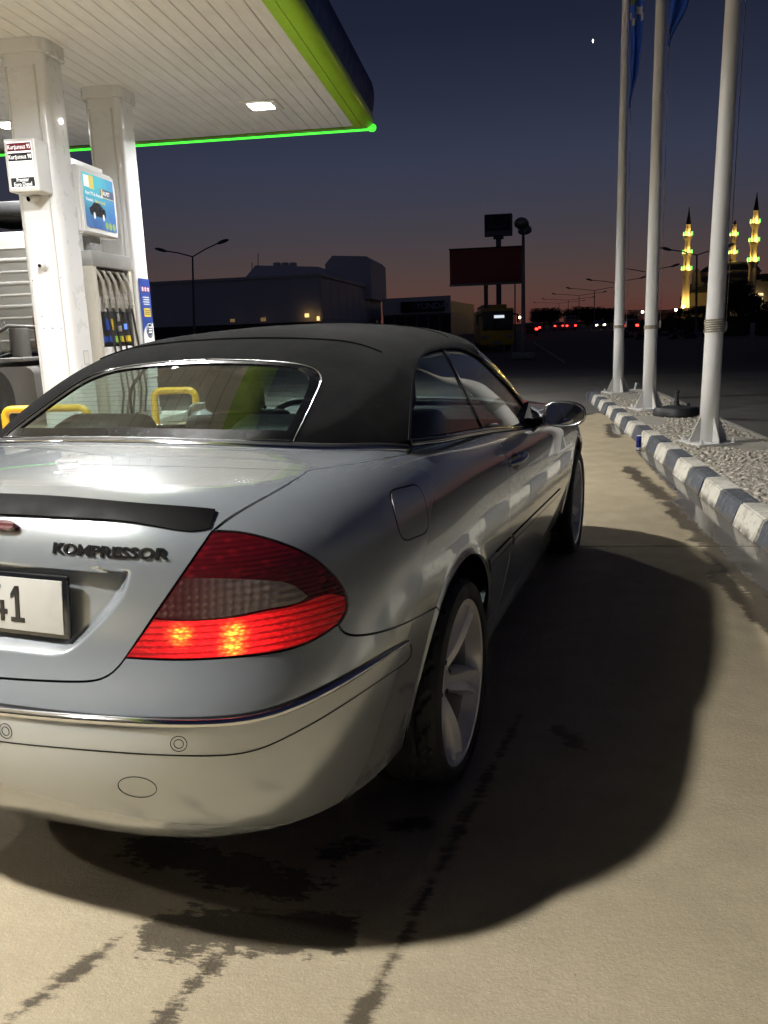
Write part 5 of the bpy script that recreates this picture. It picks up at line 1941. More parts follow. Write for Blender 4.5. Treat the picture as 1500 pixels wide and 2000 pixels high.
def make_wheel():
    w = empty('wheel')
    # tyre with grooves and blocks
    n = 216
    R, half = .320, .112
    prof = [(.246, half - .004), (.262, half + .010), (.285, half + .013), (.303, half + .006), (.312, half - .006)]
    xs = np.linspace(half - .014, -(half - .014), 25)
    V, Fc = [], []
    rows = [(r, h, 0) for r, h in prof] + [(R - .0035 * (abs(x) / half) ** 3, x, 1) for x in xs] + [(r, -h, 0) for r, h in prof[::-1]]
    for r, h, tread in rows:
        for k in range(n):
            rr = r
            if tread:
                col = int(round((h / half + 1) * 12))
                long_g = col in (6, 7, 12, 17, 18)
                sip = ((k + int(abs(h) * 160)) % 9) in (0, 1) and not (9 < col < 15)
                if long_g or sip:
                    rr -= .0075
            a = 2 * math.pi * k / n
            V.append((h, rr * math.cos(a), rr * math.sin(a)))
    for i in range(len(rows) - 1):
        for k in range(n):
            k2 = (k + 1) % n
            Fc.append((i * n + k, i * n + k2, (i + 1) * n + k2, (i + 1) * n + k))
    me = bpy.data.meshes.new('tyre')
    me.from_pydata(V, [], Fc)
    bm = bmesh.new()
    bm.from_mesh(me)
    bmesh.ops.recalc_face_normals(bm, faces=bm.faces)
    me2 = mesh_of(bm, 'tyre', 30)
    link('tyre', me2, 'rubber', w)
    # rim: barrel and lip
    pr = [(.256, .108), (.258, .112), (.253, .1155), (.245, .112), (.241, .100), (.236, .060), (.228, -.02), (.222, -.10), (.240, -.112), (.250, -.108)]
    simple('alloy_barrel', (.42, .40, .37), .4, .4, var=.05)
    lathe('rim_barrel', pr[5:], 'alloy_barrel', w, 96, 'x', ang=35)
    lathe('rim', pr[:6], 'alloy', w, 96, 'x', ang=35)
    # spokes: five broad twisted blades with a hollow down the middle
    bm = bmesh.new()
    for q in range(5):
        a0 = math.radians(90 + 72 * q)
        rows2 = []
        for i in range(15):
            f = i / 14
            r = .045 + f * .200
            tw = a0 + .16 * f - .05 + .10 * math.sin(f * 3.1)
            hw = .026 + .006 * math.sin(f * 3.1) + .020 * f ** 1.8
            top = .046 + .058 * f ** .8 + .008 * math.sin(f * math.pi)
            sec = [(-hw - .006, top - .055), (-hw, top - .018), (-hw * .80, top), (-hw * .35, top - .004 - .010 * f), (0, top - .010 - .022 * f),
                   (hw * .35, top - .004 - .010 * f), (hw * .80, top + .002), (hw, top - .016), (hw + .006, top - .055)]
            ring = []
            for s_, h in sec:
                y = r * math.cos(tw) - s_ * math.sin(tw)
                z = r * math.sin(tw) + s_ * math.cos(tw)
                ring.append(bm.verts.new((h, y, z)))
            rows2.append(ring)
        for A, B in zip(rows2, rows2[1:]):
            for k in range(8):
                bm.faces.new((A[k], A[k + 1], B[k + 1], B[k]))
            bm.faces.new((A[8], A[0], B[0], B[8]))
    bmesh.ops.recalc_face_normals(bm, faces=bm.faces)
    link('spokes', mesh_of(bm, 'spokes', 38), 'alloy', w)
    lathe('hub', [(.0, .062), (.030, .062), (.036, .056), (.060, .050), (.072, .030), (.072, -.02)], 'alloy', w, 40, 'x')
    for q in range(5):
        a = math.radians(90 + 36 + 72 * q)
        lathe('wheel_bolt', [(0, .060), (.007, .060), (.0085, .054), (.0085, .03)], 'alloy_dark', w, 12, 'x', (0, .052 * math.cos(a), .052 * math.sin(a)))
    lathe('brake_disc', [(.05, -.022), (.155, -.022), (.155, -.046), (.05, -.046)], 'disc_steel', w, 48, 'x', closed=True)
    lathe('wheel_back', [(.0, -.07), (.232, -.075), (.232, -.08), (0, -.08)], 'gap', w, 40, 'x')
    bm = bmesh.new()
    add_box(bm, (-.03, -.12, .05), (.075, .085, .17), .015)
    link('brake_caliper', mesh_of(bm, 'caliper', 40), 'alloy_dark', w)
    return w


def copy_tree(o, parent=None):
    c = o.copy()
    COL.objects.link(c)
    c.parent = parent
    for ch in list(o.children):
        copy_tree(ch, c)
    return c


def arch_pts(a0, a1, yc, n=40):
    a = np.radians(np.linspace(a0, a1, n))
    Q = np.stack([yc - .015 + .392 * np.cos(a), .325 + .392 * np.sin(a)], -1)
    return project(body, *Dom('side').rays(Q))


def side_pts(yz):
    return project(body, *Dom('side').rays(np.array(yz, float)))


def build_car():
    car_materials()
    car = empty('convertible_car', (CAR_X, CAR_Y, 0), -CAR_YAW)
    tag(car, 'silver two door convertible with black soft top parked beside the kerb', 'car')
    B, K = body, cabin
    mid = lambda P: np.array(P) * [0, 1, 1]
    # ---- seam lines, taken off the photograph and laid on the surface
    lf = px(B, [(95, 907), (300, 910), (450, 914), (600, 920)])
    lf[0, 0] = 0
    c_lidfront = curve(lf, F=B)
    c_lidside = curve(px(B, [(600, 920), (560, 946), (500, 980), (450, 1010), (415, 1038)]), F=B)
    c_lampin = curve(px(B, [(415, 1038), (372, 1100), (310, 1190), (245, 1285)]), F=B)
    lb = px(B, [(245, 1285), (222, 1312), (195, 1327), (150, 1332), (60, 1329), (0, 1325)])
    lb = np.concatenate([lb, snap(B, np.array([[0.0, -1.05, lb[-1, 2] - .002]]))])
    c_lidbot = curve(lb, F=B)
    c_lamptop = curve(px(B, [(415, 1038), (470, 1041), (530, 1055), (590, 1078), (640, 1112), (668, 1145), (678, 1172), (675, 1198), (660, 1220)]), F=B)
    c_lampbot = curve(px(B, [(660, 1220), (620, 1247), (560, 1270), (480, 1282), (400, 1288), (320, 1289), (245, 1285)]), F=B)
    c_bseam = curve(px(B, [(660, 1220), (672, 1236), (700, 1242), (760, 1230), (853, 1186)]), F=B)
    e = c_bseam[-1]
    a_seam = math.degrees(math.atan2(e[2] - .325, e[1] + .015))
    arch_r = arch_pts(a_seam, 184, 0)
    c_ton = curve(px(B, [(600, 920), (700, 904), (800, 886)]), F=B)
    c_ton2 = curve(px(B, [(800, 886), (804, 872)]), F=B)
    belt_px = px(B, [(804, 872), (850, 866), (900, 857), (957, 845)])
    c_beltq = curve(belt_px, F=B)
    dr = px(B, [(957, 845), (975, 863), (988, 895), (994, 933), (995, 992), (997, 1040)])
    c_door_r = curve(np.concatenate([dr, side_pts([(.67, .50), (.63, .40), (.57, .335)])]), F=B)
    arch_q = arch_pts(2, a_seam, 0)
    c_sillq = curve(np.stack([c_door_r[-1], arch_q[0]]), F=B)
    paint, gapm = 'paint', 'gap'
    # ---- boot lid
    dl = Dom('cylx', (0, -.5, .72), .5)
    R = loop(c_lidfront, c_lidside, c_lampin, c_lidbot)
    rec = np.array([[-.44, dl.to2(snap(B, np.array([[0, -1.0, .66]])))[0, 1]], [.44, dl.to2(snap(B, np.array([[0, -1.0, .99]])))[0, 1]]])
    lid = panel('trunk_lid', B, dl, mirror_loop(R), paint, car, res=.014, gap=.0026, fine=(rec.min(0), rec.max(0), .0055))
    # ---- rear bumper
    db = Dom('cylz', (0, -.35, 0), .7)
    ph = np.linspace(db.to2(arch_r[-1])[0], 0, 60)
    zz = np.linspace(arch_r[-1][2], .285, 60)
    zz = np.minimum(zz, .30) * (np.linspace(0, 1, 60) > .04) + arch_r[-1][2] * (np.linspace(0, 1, 60) <= .04)
    c_bbot = project(B, *db.rays(np.stack([ph, zz], -1)))
    R = loop(c_lidbot[::-1], c_lampbot[::-1], c_bseam, arch_r, c_bbot)
    bumper = panel('rear_bumper', B, db, mirror_loop(R), paint, car, res=.015, rim=.02)
    # ---- quarter panels
    dq = Dom('sph', (0, .1, .52), .8)
    R = loop(c_ton, c_ton2, c_beltq, c_door_r, c_sillq, arch_q, c_bseam[::-1], c_lamptop[::-1], c_lidside[::-1])
    quarter, quarter_l = panel('rear_quarter_panel', B, dq, R, paint, car, True, res=.013, gap=.0026)
    # ---- fuel flap: a groove ring and a slightly proud lid
    fp = curve(px(B, [(769, 1000), (762, 966), (770, 956), (795, 950), (812, 948), (822, 958), (832, 990), (836, 1022), (832, 1038), (812, 1049), (793, 1055), (784, 1048), (776, 1025), (769, 1000)]), F=B, step=.006)
    ribbon('flap_gap', B, fp, .004, gapm, quarter)
    panel('fuel_flap', B, dq, fp[:-1], paint, quarter, gap=.0025, res=.01, off=.0015, rim=.003)
    # ---- tonneau cover between lid and soft top
    front = np.array([(0, -.30), (.25, -.29), (.45, -.23), (.60, -.12), (.70, .02)])
    tf = project(B, *Dom('top').rays(front))
    c_tf = curve(tf, F=B)
    R = loop(c_tf, curve(np.stack([c_tf[-1], c_ton[-1]]), F=B), c_ton[::-1], c_lidfront[::-1])
    panel('tonneau_cover', B, Dom('top'), mirror_loop(R), paint, car, res=.016)
    # ---- doors, front wings, bonnet, nose
    belt_f = px(B, [(957, 845), (1000, 841), (1048, 832)])
    bf = np.concatenate([belt_f, side_pts([(1.75, .925)])])
    c_beltd = curve(bf, F=B)
    e = c_beltd[-1]
    c_door_f = curve(np.concatenate([[e], side_pts([(1.99, .86), (2.03, .80), (2.03, .69), (2.03, .55), (2.04, .42), (2.02, .33)])]), F=B)
    c_sill = curve(np.stack([c_door_f[-1], c_door_r[-1]]), F=B)
    door, door_l = panel('door', B, Dom('side'), loop(c_beltd, c_door_f, c_sill, c_door_r[::-1]), paint, car, True, res=.014, gap=.003)
    fw_top = project(B, *Dom('top').rays(np.array([(.755, 1.85), (.745, 2.2), (.70, 2.7), (.60, 3.1), (.50, 3.3)], float)))
    c_fwt = curve(np.concatenate([[e], fw_top]), F=B)
    dn = Dom('sph', (0, 2.3, .5), .8)
    arch_f = arch_pts(178, 20, WHEELBASE)
    c_nose = curve(np.concatenate([[c_fwt[-1]], project(B, *dn.rays(dn.to2(np.array([(.62, 3.2, .62)])))), [arch_f[-1]]]), F=B)
    R = loop(c_fwt, c_nose, arch_f[::-1], curve(np.stack([arch_f[0], c_door_f[-1]]), F=B), c_door_f[::-1])
    panel('front_wing', B, dn, R, paint, car, True, res=.016)
    hood_b = project(B, *Dom('top').rays(np.array([(0, 2.16), (.4, 2.10), (.755, 1.88)], float)))
    c_hb = curve(hood_b, F=B)
    nose_c = project(B, *dn.rays(dn.to2(np.array([(0, 3.48, .66)]))))
    nc = curve(np.concatenate([[c_fwt[-1]], project(B, *dn.rays(dn.to2(np.array([(.3, 3.42, .70)])))), nose_c]), F=B)
    R = loop(c_hb, curve(np.concatenate([[c_hb[-1]], fw_top[1:]]), F=B), nc * [1, 1, 1])
    R[-1, 0] = 0
    panel('bonnet', B, CylXF((0, 2.3, .45), .7), mirror_loop(R), paint, car, res=.02)
    front_bumper(car, B, nc, c_nose, arch_f)
    # ---- sills below the doors and round the arches
    for sgn in (1, -1):
        bm = bmesh.new()
        add_box(bm, (sgn * .745, 1.19, .29), (.10, 1.62, .12), .03)
        link('sill', mesh_of(bm, 'sill', 40), paint, car)
    # ---- black inner shell closing every gap
    inner_shell(car)
    # ---- tail lamps
    for side in (1, -1):
        dom = Dom('cylz', (0, -.35, 0), .7)
        out = loop(c_lamptop, c_lampbot, c_lampin[::-1])
        mid_top = curve(px(B, [(358, 1128), (444, 1129), (524, 1133), (572, 1142), (601, 1165)]), F=B)
        mid_bot = curve(px(B, [(601, 1165), (582, 1177), (524, 1189), (476, 1199), (428, 1206), (348, 1209), (302, 1206)]), F=B)
        low = loop(curve(px(B, [(243 + 4, 1283), (301, 1209)]), F=B), curve(px(B, [(301, 1209), (348, 1212), (428, 1209), (476, 1202), (524, 1192), (582, 1180), (640, 1160), (672, 1165)]), F=B),
                   curve(px(B, [(672, 1165), (673, 1190), (657, 1218)]), F=B), curve(px(B, [(657, 1218), (618, 1244), (558, 1267), (478, 1279), (400, 1285), (320, 1286), (247, 1283)]), F=B))
        if side == 1:
            bulbs = px(B, [(352, 1240), (458, 1235), (455, 1262)])
            lens_lit([tuple(b) for b in bulbs])
        mk = lambda d, nm, mt, par: link(nm, panel_mesh(nm, d, side == -1), mt, par)
        if side == 1:
            d_full = panel_data(B, dom, out, res=.008, gap=.002, off=.001, rim=.02)
            d_mid = panel_data(B, dom, loop(mid_top, mid_bot, curve(np.stack([mid_bot[-1], mid_top[0]]), F=B)), res=.007, gap=.001, off=.0028, rim=.003)
            d_low = panel_data(B, dom, low, res=.007, gap=.001, off=.0020, rim=.003)
        lamp = mk(d_full, 'tail_lamp', 'lens_dark', car)
        mk(d_mid, 'reversing_lens', 'lens_smoke', lamp)
        if side == 1:
            mk(d_low, 'lit_lens', 'lens_lit', lamp)
        else:
            mt = M['lens_lit'].copy()
            for nd in mt.node_tree.nodes:
                if nd.type == 'VECT_MATH' and nd.operation == 'SUBTRACT':
                    v = nd.inputs[1].default_value
                    nd.inputs[1].default_value = (-v[0], v[1], v[2])
            mk(d_low, 'lit_lens', mt, lamp)
    # ---- black lip spoiler and high brake lamp
    top = px(B, [(0, 968), (150, 978), (300, 991), (421, 998)])
    bot = px(B, [(410, 1032), (375, 1038), (270, 1023), (150, 1014), (33, 1008)])
    t0 = snap(B, np.array([[0.0, top[0, 1] - .004, top[0, 2]]]))
    b0 = snap(B, np.array([[0.0, bot[-1, 1] - .004, bot[-1, 2]]]))
    ct = curve(np.concatenate([t0, top[1:]]), F=B)
    cb = curve(np.concatenate([bot, b0]), F=B)
    kick = lambda P: .003 + .008 * smooth(.985, 1.045, P[:, 2]) * (1 - .6 * smooth(.42, .60, np.abs(P[:, 0])))
    panel('lip_spoiler', B, dl, mirror_loop(loop(ct, curve(np.stack([ct[-1], cb[0]]), F=B), cb)), 'carbon_black', lid, res=.009, gap=0, off=kick, rim=.004)
    zb = b0[0, 2]
    hb = [(x, -1.0, z) for x, z in ((0, zb + .017), (.10, zb + .017), (.128, zb + .014), (.136, zb + .004), (.128, zb - .006), (.10, zb - .010), (0, zb - .010))]
    panel('high_brake_lamp', B, dl, mirror_loop(curve(snap(B, np.array(hb)), F=B)), 'lens_dark', lid, res=.008, gap=0, off=.016, rim=.01)
    # ---- lettering on the lid
    me = text_mesh('KOMPRESSOR', 1.0, .05, .034, 'LEFT', bevel=.010)
    V = np.array([v.co[:] for v in me.vertices])
    lo, hi = V.min(0), V.max(0)
    a, b = hit(105, 1070, B), hit(331, 1082, B)
    at, bt = hit(105, 1061, B), hit(105, 1083, B)
    hgt = (at[2] - bt[2])
    Q = np.zeros((len(V), 3))
    f = (V[:, 0] - lo[0]) / (hi[0] - lo[0])
    Q[:, 0] = a[0] + (b[0] - a[0]) * f
    g = (V[:, 1] - lo[1]) / (hi[1] - lo[1]) - .5
    Q[:, 2] = a[2] + (b[2] - a[2]) * f + g * hgt
    o_ = Q.copy()
    o_[:, 1] = -.4
    d_ = np.repeat(np.array([[0.0, -1, 0]]), len(Q), 0)
    P = project(B, o_, d_)
    N = normals(B, P)
    P = P + N * (.0005 + .003 * ((V[:, 2] - lo[2]) / (hi[2] - lo[2])))[:, None]
    me.vertices.foreach_set('co', P.ravel())
    me.update()
    link('lettering', me, 'black_gloss', lid)
    # ---- number plate in its frame
    pl = empty('number_plate', (0, 0, 0), 0, lid)
    pz, py, hw, tilt = .843, -.992, .256, math.radians(6)
    def plate_pt(x, z, d=0):
        return (x, py - d + (z) * math.tan(tilt), pz + z)
    bm = bmesh.new()
    add_box(bm, (0, 0, 0), (hw * 2 + .022, .012, .134), .005)
    fr = link('plate_frame', mesh_of(bm, 'frame', 40), 'black_gloss', pl)
    bm = bmesh.new()
    add_box(bm, (0, -.0065, 0), (hw * 2, .004, .114), .0015)
    pf = link('plate', mesh_of(bm, 'plate', 40), simple('plate_white', (.60, .585, .53), .35, coat=.3, var=.05, dirt=.08, scale=14).m, pl)
    ink_m = simple('plate_ink', (.012, .012, .012), .4).m
    for x0, polys in ((hw - .137, [[(.000, .0), (.036, .0), (.036, .010), (.0235, .010), (.0235, .078), (.0135, .078), (.001, .060), (.001, .050), (.0125, .058), (.0125, .010), (.000, .010)]]),
                      (hw - .191, [[(.026, .0), (.036, .0), (.036, .016), (.044, .016), (.044, .026), (.036, .026), (.036, .045), (.026, .045), (.026, .026), (.012, .026), (.029, .078), (.018, .078), (.0, .027), (.0, .016), (.026, .016)]])):
        for poly in polys:
            bm = bmesh.new()
            add_prism(bm, [(x0 + a_, b_ - .039) for a_, b_ in poly], -.0098, -.0080, 'y')
            bmesh.ops.triangulate(bm, faces=bm.faces)
            link('plate_digit', mesh_of(bm, 'digit'), ink_m, pl)
    bm = bmesh.new()
    add_box(bm, (-hw + .02, -.0088, 0), (.04, .001, .112))
    link('plate_band', mesh_of(bm, 'band'), simple('plate_blue', (.02, .06, .30), .4).m, pl)
    pl.location = (0, py, pz)
    pl.rotation_euler = (-tilt, 0, 0)
    # ---- chrome line, groove, sensors and towing cover on the bumper
    A = px(B, [(0, 1379), (218, 1402), (401, 1405), (505, 1393), (602, 1358), (688, 1313), (774, 1263), (800, 1250)])
    C2 = px(B, [(0, 1399), (218, 1413), (401, 1419), (516, 1405), (602, 1375), (688, 1328), (774, 1272), (800, 1254)])
    ext = lambda Q: curve(np.concatenate([snap(B, np.array([[0.0, Q[0, 1] - .005, Q[0, 2]]])), Q]), F=B)
    A2 = px(B, [(0, 1367), (218, 1391), (401, 1394), (500, 1383), (602, 1348), (688, 1304), (774, 1256), (798, 1247)])
    strip('bumper_groove', B, ext((A2 + A) / 2), ext(A), 'black_trim', bumper, True, off=.001, k=2)
    cl = ext((A + C2) / 2)
    Ncl = normals(B, cl)
    w0 = np.array([max(.35, min(1.0, (len(cl) - i) / 40)) for i in range(len(cl))])
    for sg in (1, -1):
        bm = bmesh.new()
        add_tube(bm, [tuple((p + n_ * .001) * [sg, 1, 1]) for p, n_ in zip(cl, Ncl)], list(.0095 * w0), 14)
        link('bumper_chrome', mesh_of(bm, 'chrome', 60), 'chrome', bumper)
    G = px(B, [(0, 1448), (172, 1465), (373, 1476), (487, 1468), (573, 1433), (688, 1365), (774, 1307), (803, 1278), (802, 1258)])
    ribbon('bumper_seam', B, ext(G), .0028, gapm, bumper, True)
    for u, v in ((11, 1428), (349, 1453)):
        c = hit(u, v, B)
        n_ = normals(B, c[None])[0]
        s_ = np.cross(n_, [0, 0, 1.0])
        s_ /= np.linalg.norm(s_)
        t_ = np.cross(s_, n_)
        for r, wd in ((.0165, .0013), (.0095, .0013)):
            ring = np.array([c + (s_ * math.cos(a) + t_ * math.sin(a)) * r for a in np.linspace(0, 2 * math.pi, 33)])
            ribbon('sensor_ring', B, snap(B, ring), wd, gapm, bumper, True)
    c = hit(268, 1538, B)
    n_ = normals(B, c[None])[0]
    s_ = np.cross(n_, [0, 0, 1.0])
    s_ /= np.linalg.norm(s_)
    t_ = np.cross(s_, n_)
    ring = np.array([c + s_ * math.cos(a) * .041 + t_ * math.sin(a) * .029 for a in np.linspace(0, 2 * math.pi, 49)])
    ribbon('towing_cover_seam', B, snap(B, ring), .0015, gapm, bumper)
    # ---- side rubbing strips
    for (tp, bt, par) in (([(955, 1093), (975, 1072), (998, 1048)], [(957, 1117), (976, 1095), (999, 1070)], quarter),
                          ([(1002, 1044), (1050, 997), (1094, 954)], [(1003, 1066), (1050, 1016), (1094, 970)], door)):
        A, C2 = curve(px(B, tp), F=B), curve(px(B, bt), F=B)
        other = quarter_l if par is quarter else door_l
        strip('rubbing_strip', B, A, C2, paint, par, other, off=.005, k=4)
        ribbon('strip_groove', B, snap(B, resample(A, 60) * .55 + resample(C2, 60) * .45), .0022, 'gap', par, other, off=.0054)
    # ---- door handle
    h = hit(1006, 897, B)
    for par, sg in ((door, 1), (door_l, -1)):
        pts = []
        for f in np.linspace(-1, 1, 13):
            q = snap(B, np.array([[h[0], h[1] + .105 * f, h[2] + .004 * f]]))[0]
            n_ = normals(B, q[None])[0]
            pts.append((q + n_ * (.034 * (1 - f ** 4) + .002)) * [sg, 1, 1])
        tube('door_handle', pts, [.010 + .005 * (1 - abs(f)) for f in np.linspace(-1, 1, 13)], 'satin_chrome', par, 12)
        dish = np.array([snap(B, np.array([[h[0], h[1] + .062 * math.cos(a), h[2] - .008 + .036 * math.sin(a)]]))[0] for a in np.linspace(0, 2 * math.pi, 30)[:-1]])
        if sg == 1:
            dd = panel_data(B, Dom('side'), dish, res=.008, gap=0, off=.0008, rim=.002)
        link('handle_dish', panel_mesh('handle_dish', dd, sg == -1), 'black_gloss', par)
    # ---- mirrors
    for par, sg in ((door, 1), (door_l, -1)):
        door_mirror(par, sg)
    # ---- soft top, windows, pillars
    build_top(car)
    # ---- wheels
    w = make_wheel()
    spots = [(.726, 0, 1), (-.726, 0, -1), (.726, WHEELBASE, 1), (-.726, WHEELBASE, -1)]
    for i, (x, y, sg) in enumerate(spots):
        q = w if i == 0 else copy_tree(w)
        q.parent = car
        q.location = (x, y, .3195)
        q.rotation_euler = (math.radians(23 + 31 * i), 0, 0) if sg == 1 else (math.radians(50 + 20 * i), 0, math.pi)
    for y in (0, WHEELBASE):
        for sg in (1, -1):
            bm = bmesh.new()
            n = 24
            rows = [[bm.verts.new((sg * x, y - .015 + .405 * math.cos(a), .325 + .405 * math.sin(a))) for a in np.linspace(-.25, math.pi + .25, n)] for x in (.80, .42)]
            for k in range(n - 1):
                bm.faces.new((rows[0][k], rows[0][k + 1], rows[1][k + 1], rows[1][k]))
            bm.faces.new(rows[1])
            link('wheel_liner', mesh_of(bm, 'liner', 60), gapm, car)
    build_cabin(car)
    return car


def resample(C, n):
    C = np.array(C)
    return np.stack([np.interp(np.linspace(0, 1, n), np.linspace(0, 1, len(C)), C[:, i]) for i in range(3)], -1)


class CylXF(Dom):                        # rays round a cross-car axis, facing forward
    def __init__(s, c, k):
        Dom.__init__(s, 'cylxf', c, k)

    def to2(s, P):
        d = np.asarray(P, float) - s.c
        return np.stack([d[..., 0], np.arctan2(d[..., 2], d[..., 1]) * s.k], -1)

    def rays(s, Q):
        o = np.repeat(s.c[None], len(Q), 0)
        o[:, 0] += Q[:, 0]
        b = Q[:, 1] / s.k
        return o, np.stack([np.zeros_like(b), np.cos(b), np.sin(b)], -1)


class CylZF(Dom):                        # rays round an upright axis, facing forward
    def __init__(s, c, k):
        Dom.__init__(s, 'cylzf', c, k)

    def to2(s, P):
        d = np.asarray(P, float) - s.c
        return np.stack([np.arctan2(d[..., 0], d[..., 1]) * s.k, d[..., 2]], -1)

    def rays(s, Q):
        o = np.repeat(s.c[None], len(Q), 0)
        o[:, 2] += Q[:, 1]
        a = Q[:, 0] / s.k
        return o, np.stack([np.sin(a), np.cos(a), np.zeros_like(a)], -1)


def front_bumper(car, B, nc, c_nose, arch_f):
    d = CylZF((0, 2.75, 0), .7)
    lowr = arch_pts(20, -3, WHEELBASE)
    end = lowr[-1]
    ph = np.linspace(d.to2(end)[0], 0, 40)
    bot = project(B, *d.rays(np.stack([ph, np.full(40, .28)], -1)))
    R = loop(nc[::-1] * 1.0, c_nose, lowr, bot)
    R[0, 0] = 0
    panel('front_bumper', B, d, mirror_loop(R), 'paint', car, res=.025)


def inner_shell(car):
    F = lambda P: body(P) + .020
    na, nb = 160, 70
    c = np.array([0, 1.15, .60])
    az = np.linspace(-math.pi, math.pi, na, endpoint=False)
    el = np.linspace(-1.1, 1.35, nb)
    # stretch so that nose and tail get their share of points
    A, E = np.meshgrid(az, el)
    d = np.stack([np.cos(A) * np.cos(E) * .38, np.sin(A) * np.cos(E), np.sin(E) * .30], -1).reshape(-1, 3)
    d /= np.linalg.norm(d, axis=1, keepdims=True)
    P = project(lambda Q: np.maximum(F(Q), .27 - Q[..., 2]), np.repeat(c[None], len(d), 0), d, 3.2, 220)
    faces = []
    for i in range(nb - 1):
        for k in range(na):
            f = (i * na + k, i * na + (k + 1) % na, (i + 1) * na + (k + 1) % na, (i + 1) * na + k)
            m = P[list(f)].mean(0)
            if any(abs(m[0]) > .44 and math.hypot(m[1] - y, m[2] - .325) < .42 for y in (0, WHEELBASE)):
                continue
            if m[2] > .9 and abs(m[0]) < .70 and -.32 < m[1] < 1.95:
                continue
            if m[1] < -.93 and .70 < m[2] < .95 and abs(m[0]) < .45:
                continue
            faces.append(f)
    quad_mesh('inner_shell', P, faces, 'gap', car, True)


def door_mirror(par, sg):
    base = empty('door_mirror', (0, 0, 0), 0, par)
    cx, cy, cz = .935 * sg, 1.50, .985
    # housing: a rounded pod, blunt towards the rear
    V, Fc = [], []
    nu, nv = 36, 18
    for i in range(nv + 1):
        f = i / nv
        yy = cy - .045 + .125 * f
        s = (1 - max(0, f - .12) ** 2.4 / .88 ** 2.4 * .985) ** .5 if f > .12 else 1 - .04 * (1 - f / .12) ** 2
        for k in range(nu):
            a = 2 * math.pi * k / nu
            ca, sa = math.cos(a), math.sin(a)
            ex = 2 / 2.7
            x = .092 * math.copysign(abs(ca) ** ex, ca) * s
            z = .055 * math.copysign(abs(sa) ** ex, sa) * s * (1.0 - .10 * ca * sg)
            V.append((cx + x, yy, cz + z))
    for i in range(nv):
        for k in range(nu):
            Fc.append((i * nu + k, i * nu + (k + 1) % nu, (i + 1) * nu + (k + 1) % nu, (i + 1) * nu + k))
    Fc.append(tuple(nv * nu + k for k in range(nu)))
    o = quad_mesh('housing', V, Fc, 'paint', base, True)
    ring = [V[k] for k in range(nu)]
    tube('housing_rim', ring, .0065, 'satin_chrome', base, 8, True)
    gl = [Vector(((v[0] - cx) * .93 + cx, v[1] + .006, (v[2] - cz) * .90 + cz)) for v in ring]
    me = bpy.data.meshes.new('mirror_glass')
    me.from_pydata([g[:] for g in gl], [], [tuple(range(nu))[::-1]])
    g = link('mirror_glass', me, 'mirror_glass', base)
    bk = bpy.data.meshes.new('mirror_back')
    bk.from_pydata([(v[0], v[1] + .012, v[2]) for v in ring], [], [tuple(range(nu))])
    link('mirror_back', bk, 'gap', base)
    tube('mirror_foot', [(cx - .10 * sg, cy + .02, cz - .035), (cx - .15 * sg, cy + .03, cz - .052), (.755 * sg, cy + .04, cz - .055)], [.022, .024, .03], 'black_gloss', base, 12)
    prism('mirror_sail', [(1.42, .955), (1.66, .925), (1.56, 1.03)], .735 * sg, .757 * sg, 'black_gloss', base, 'x')


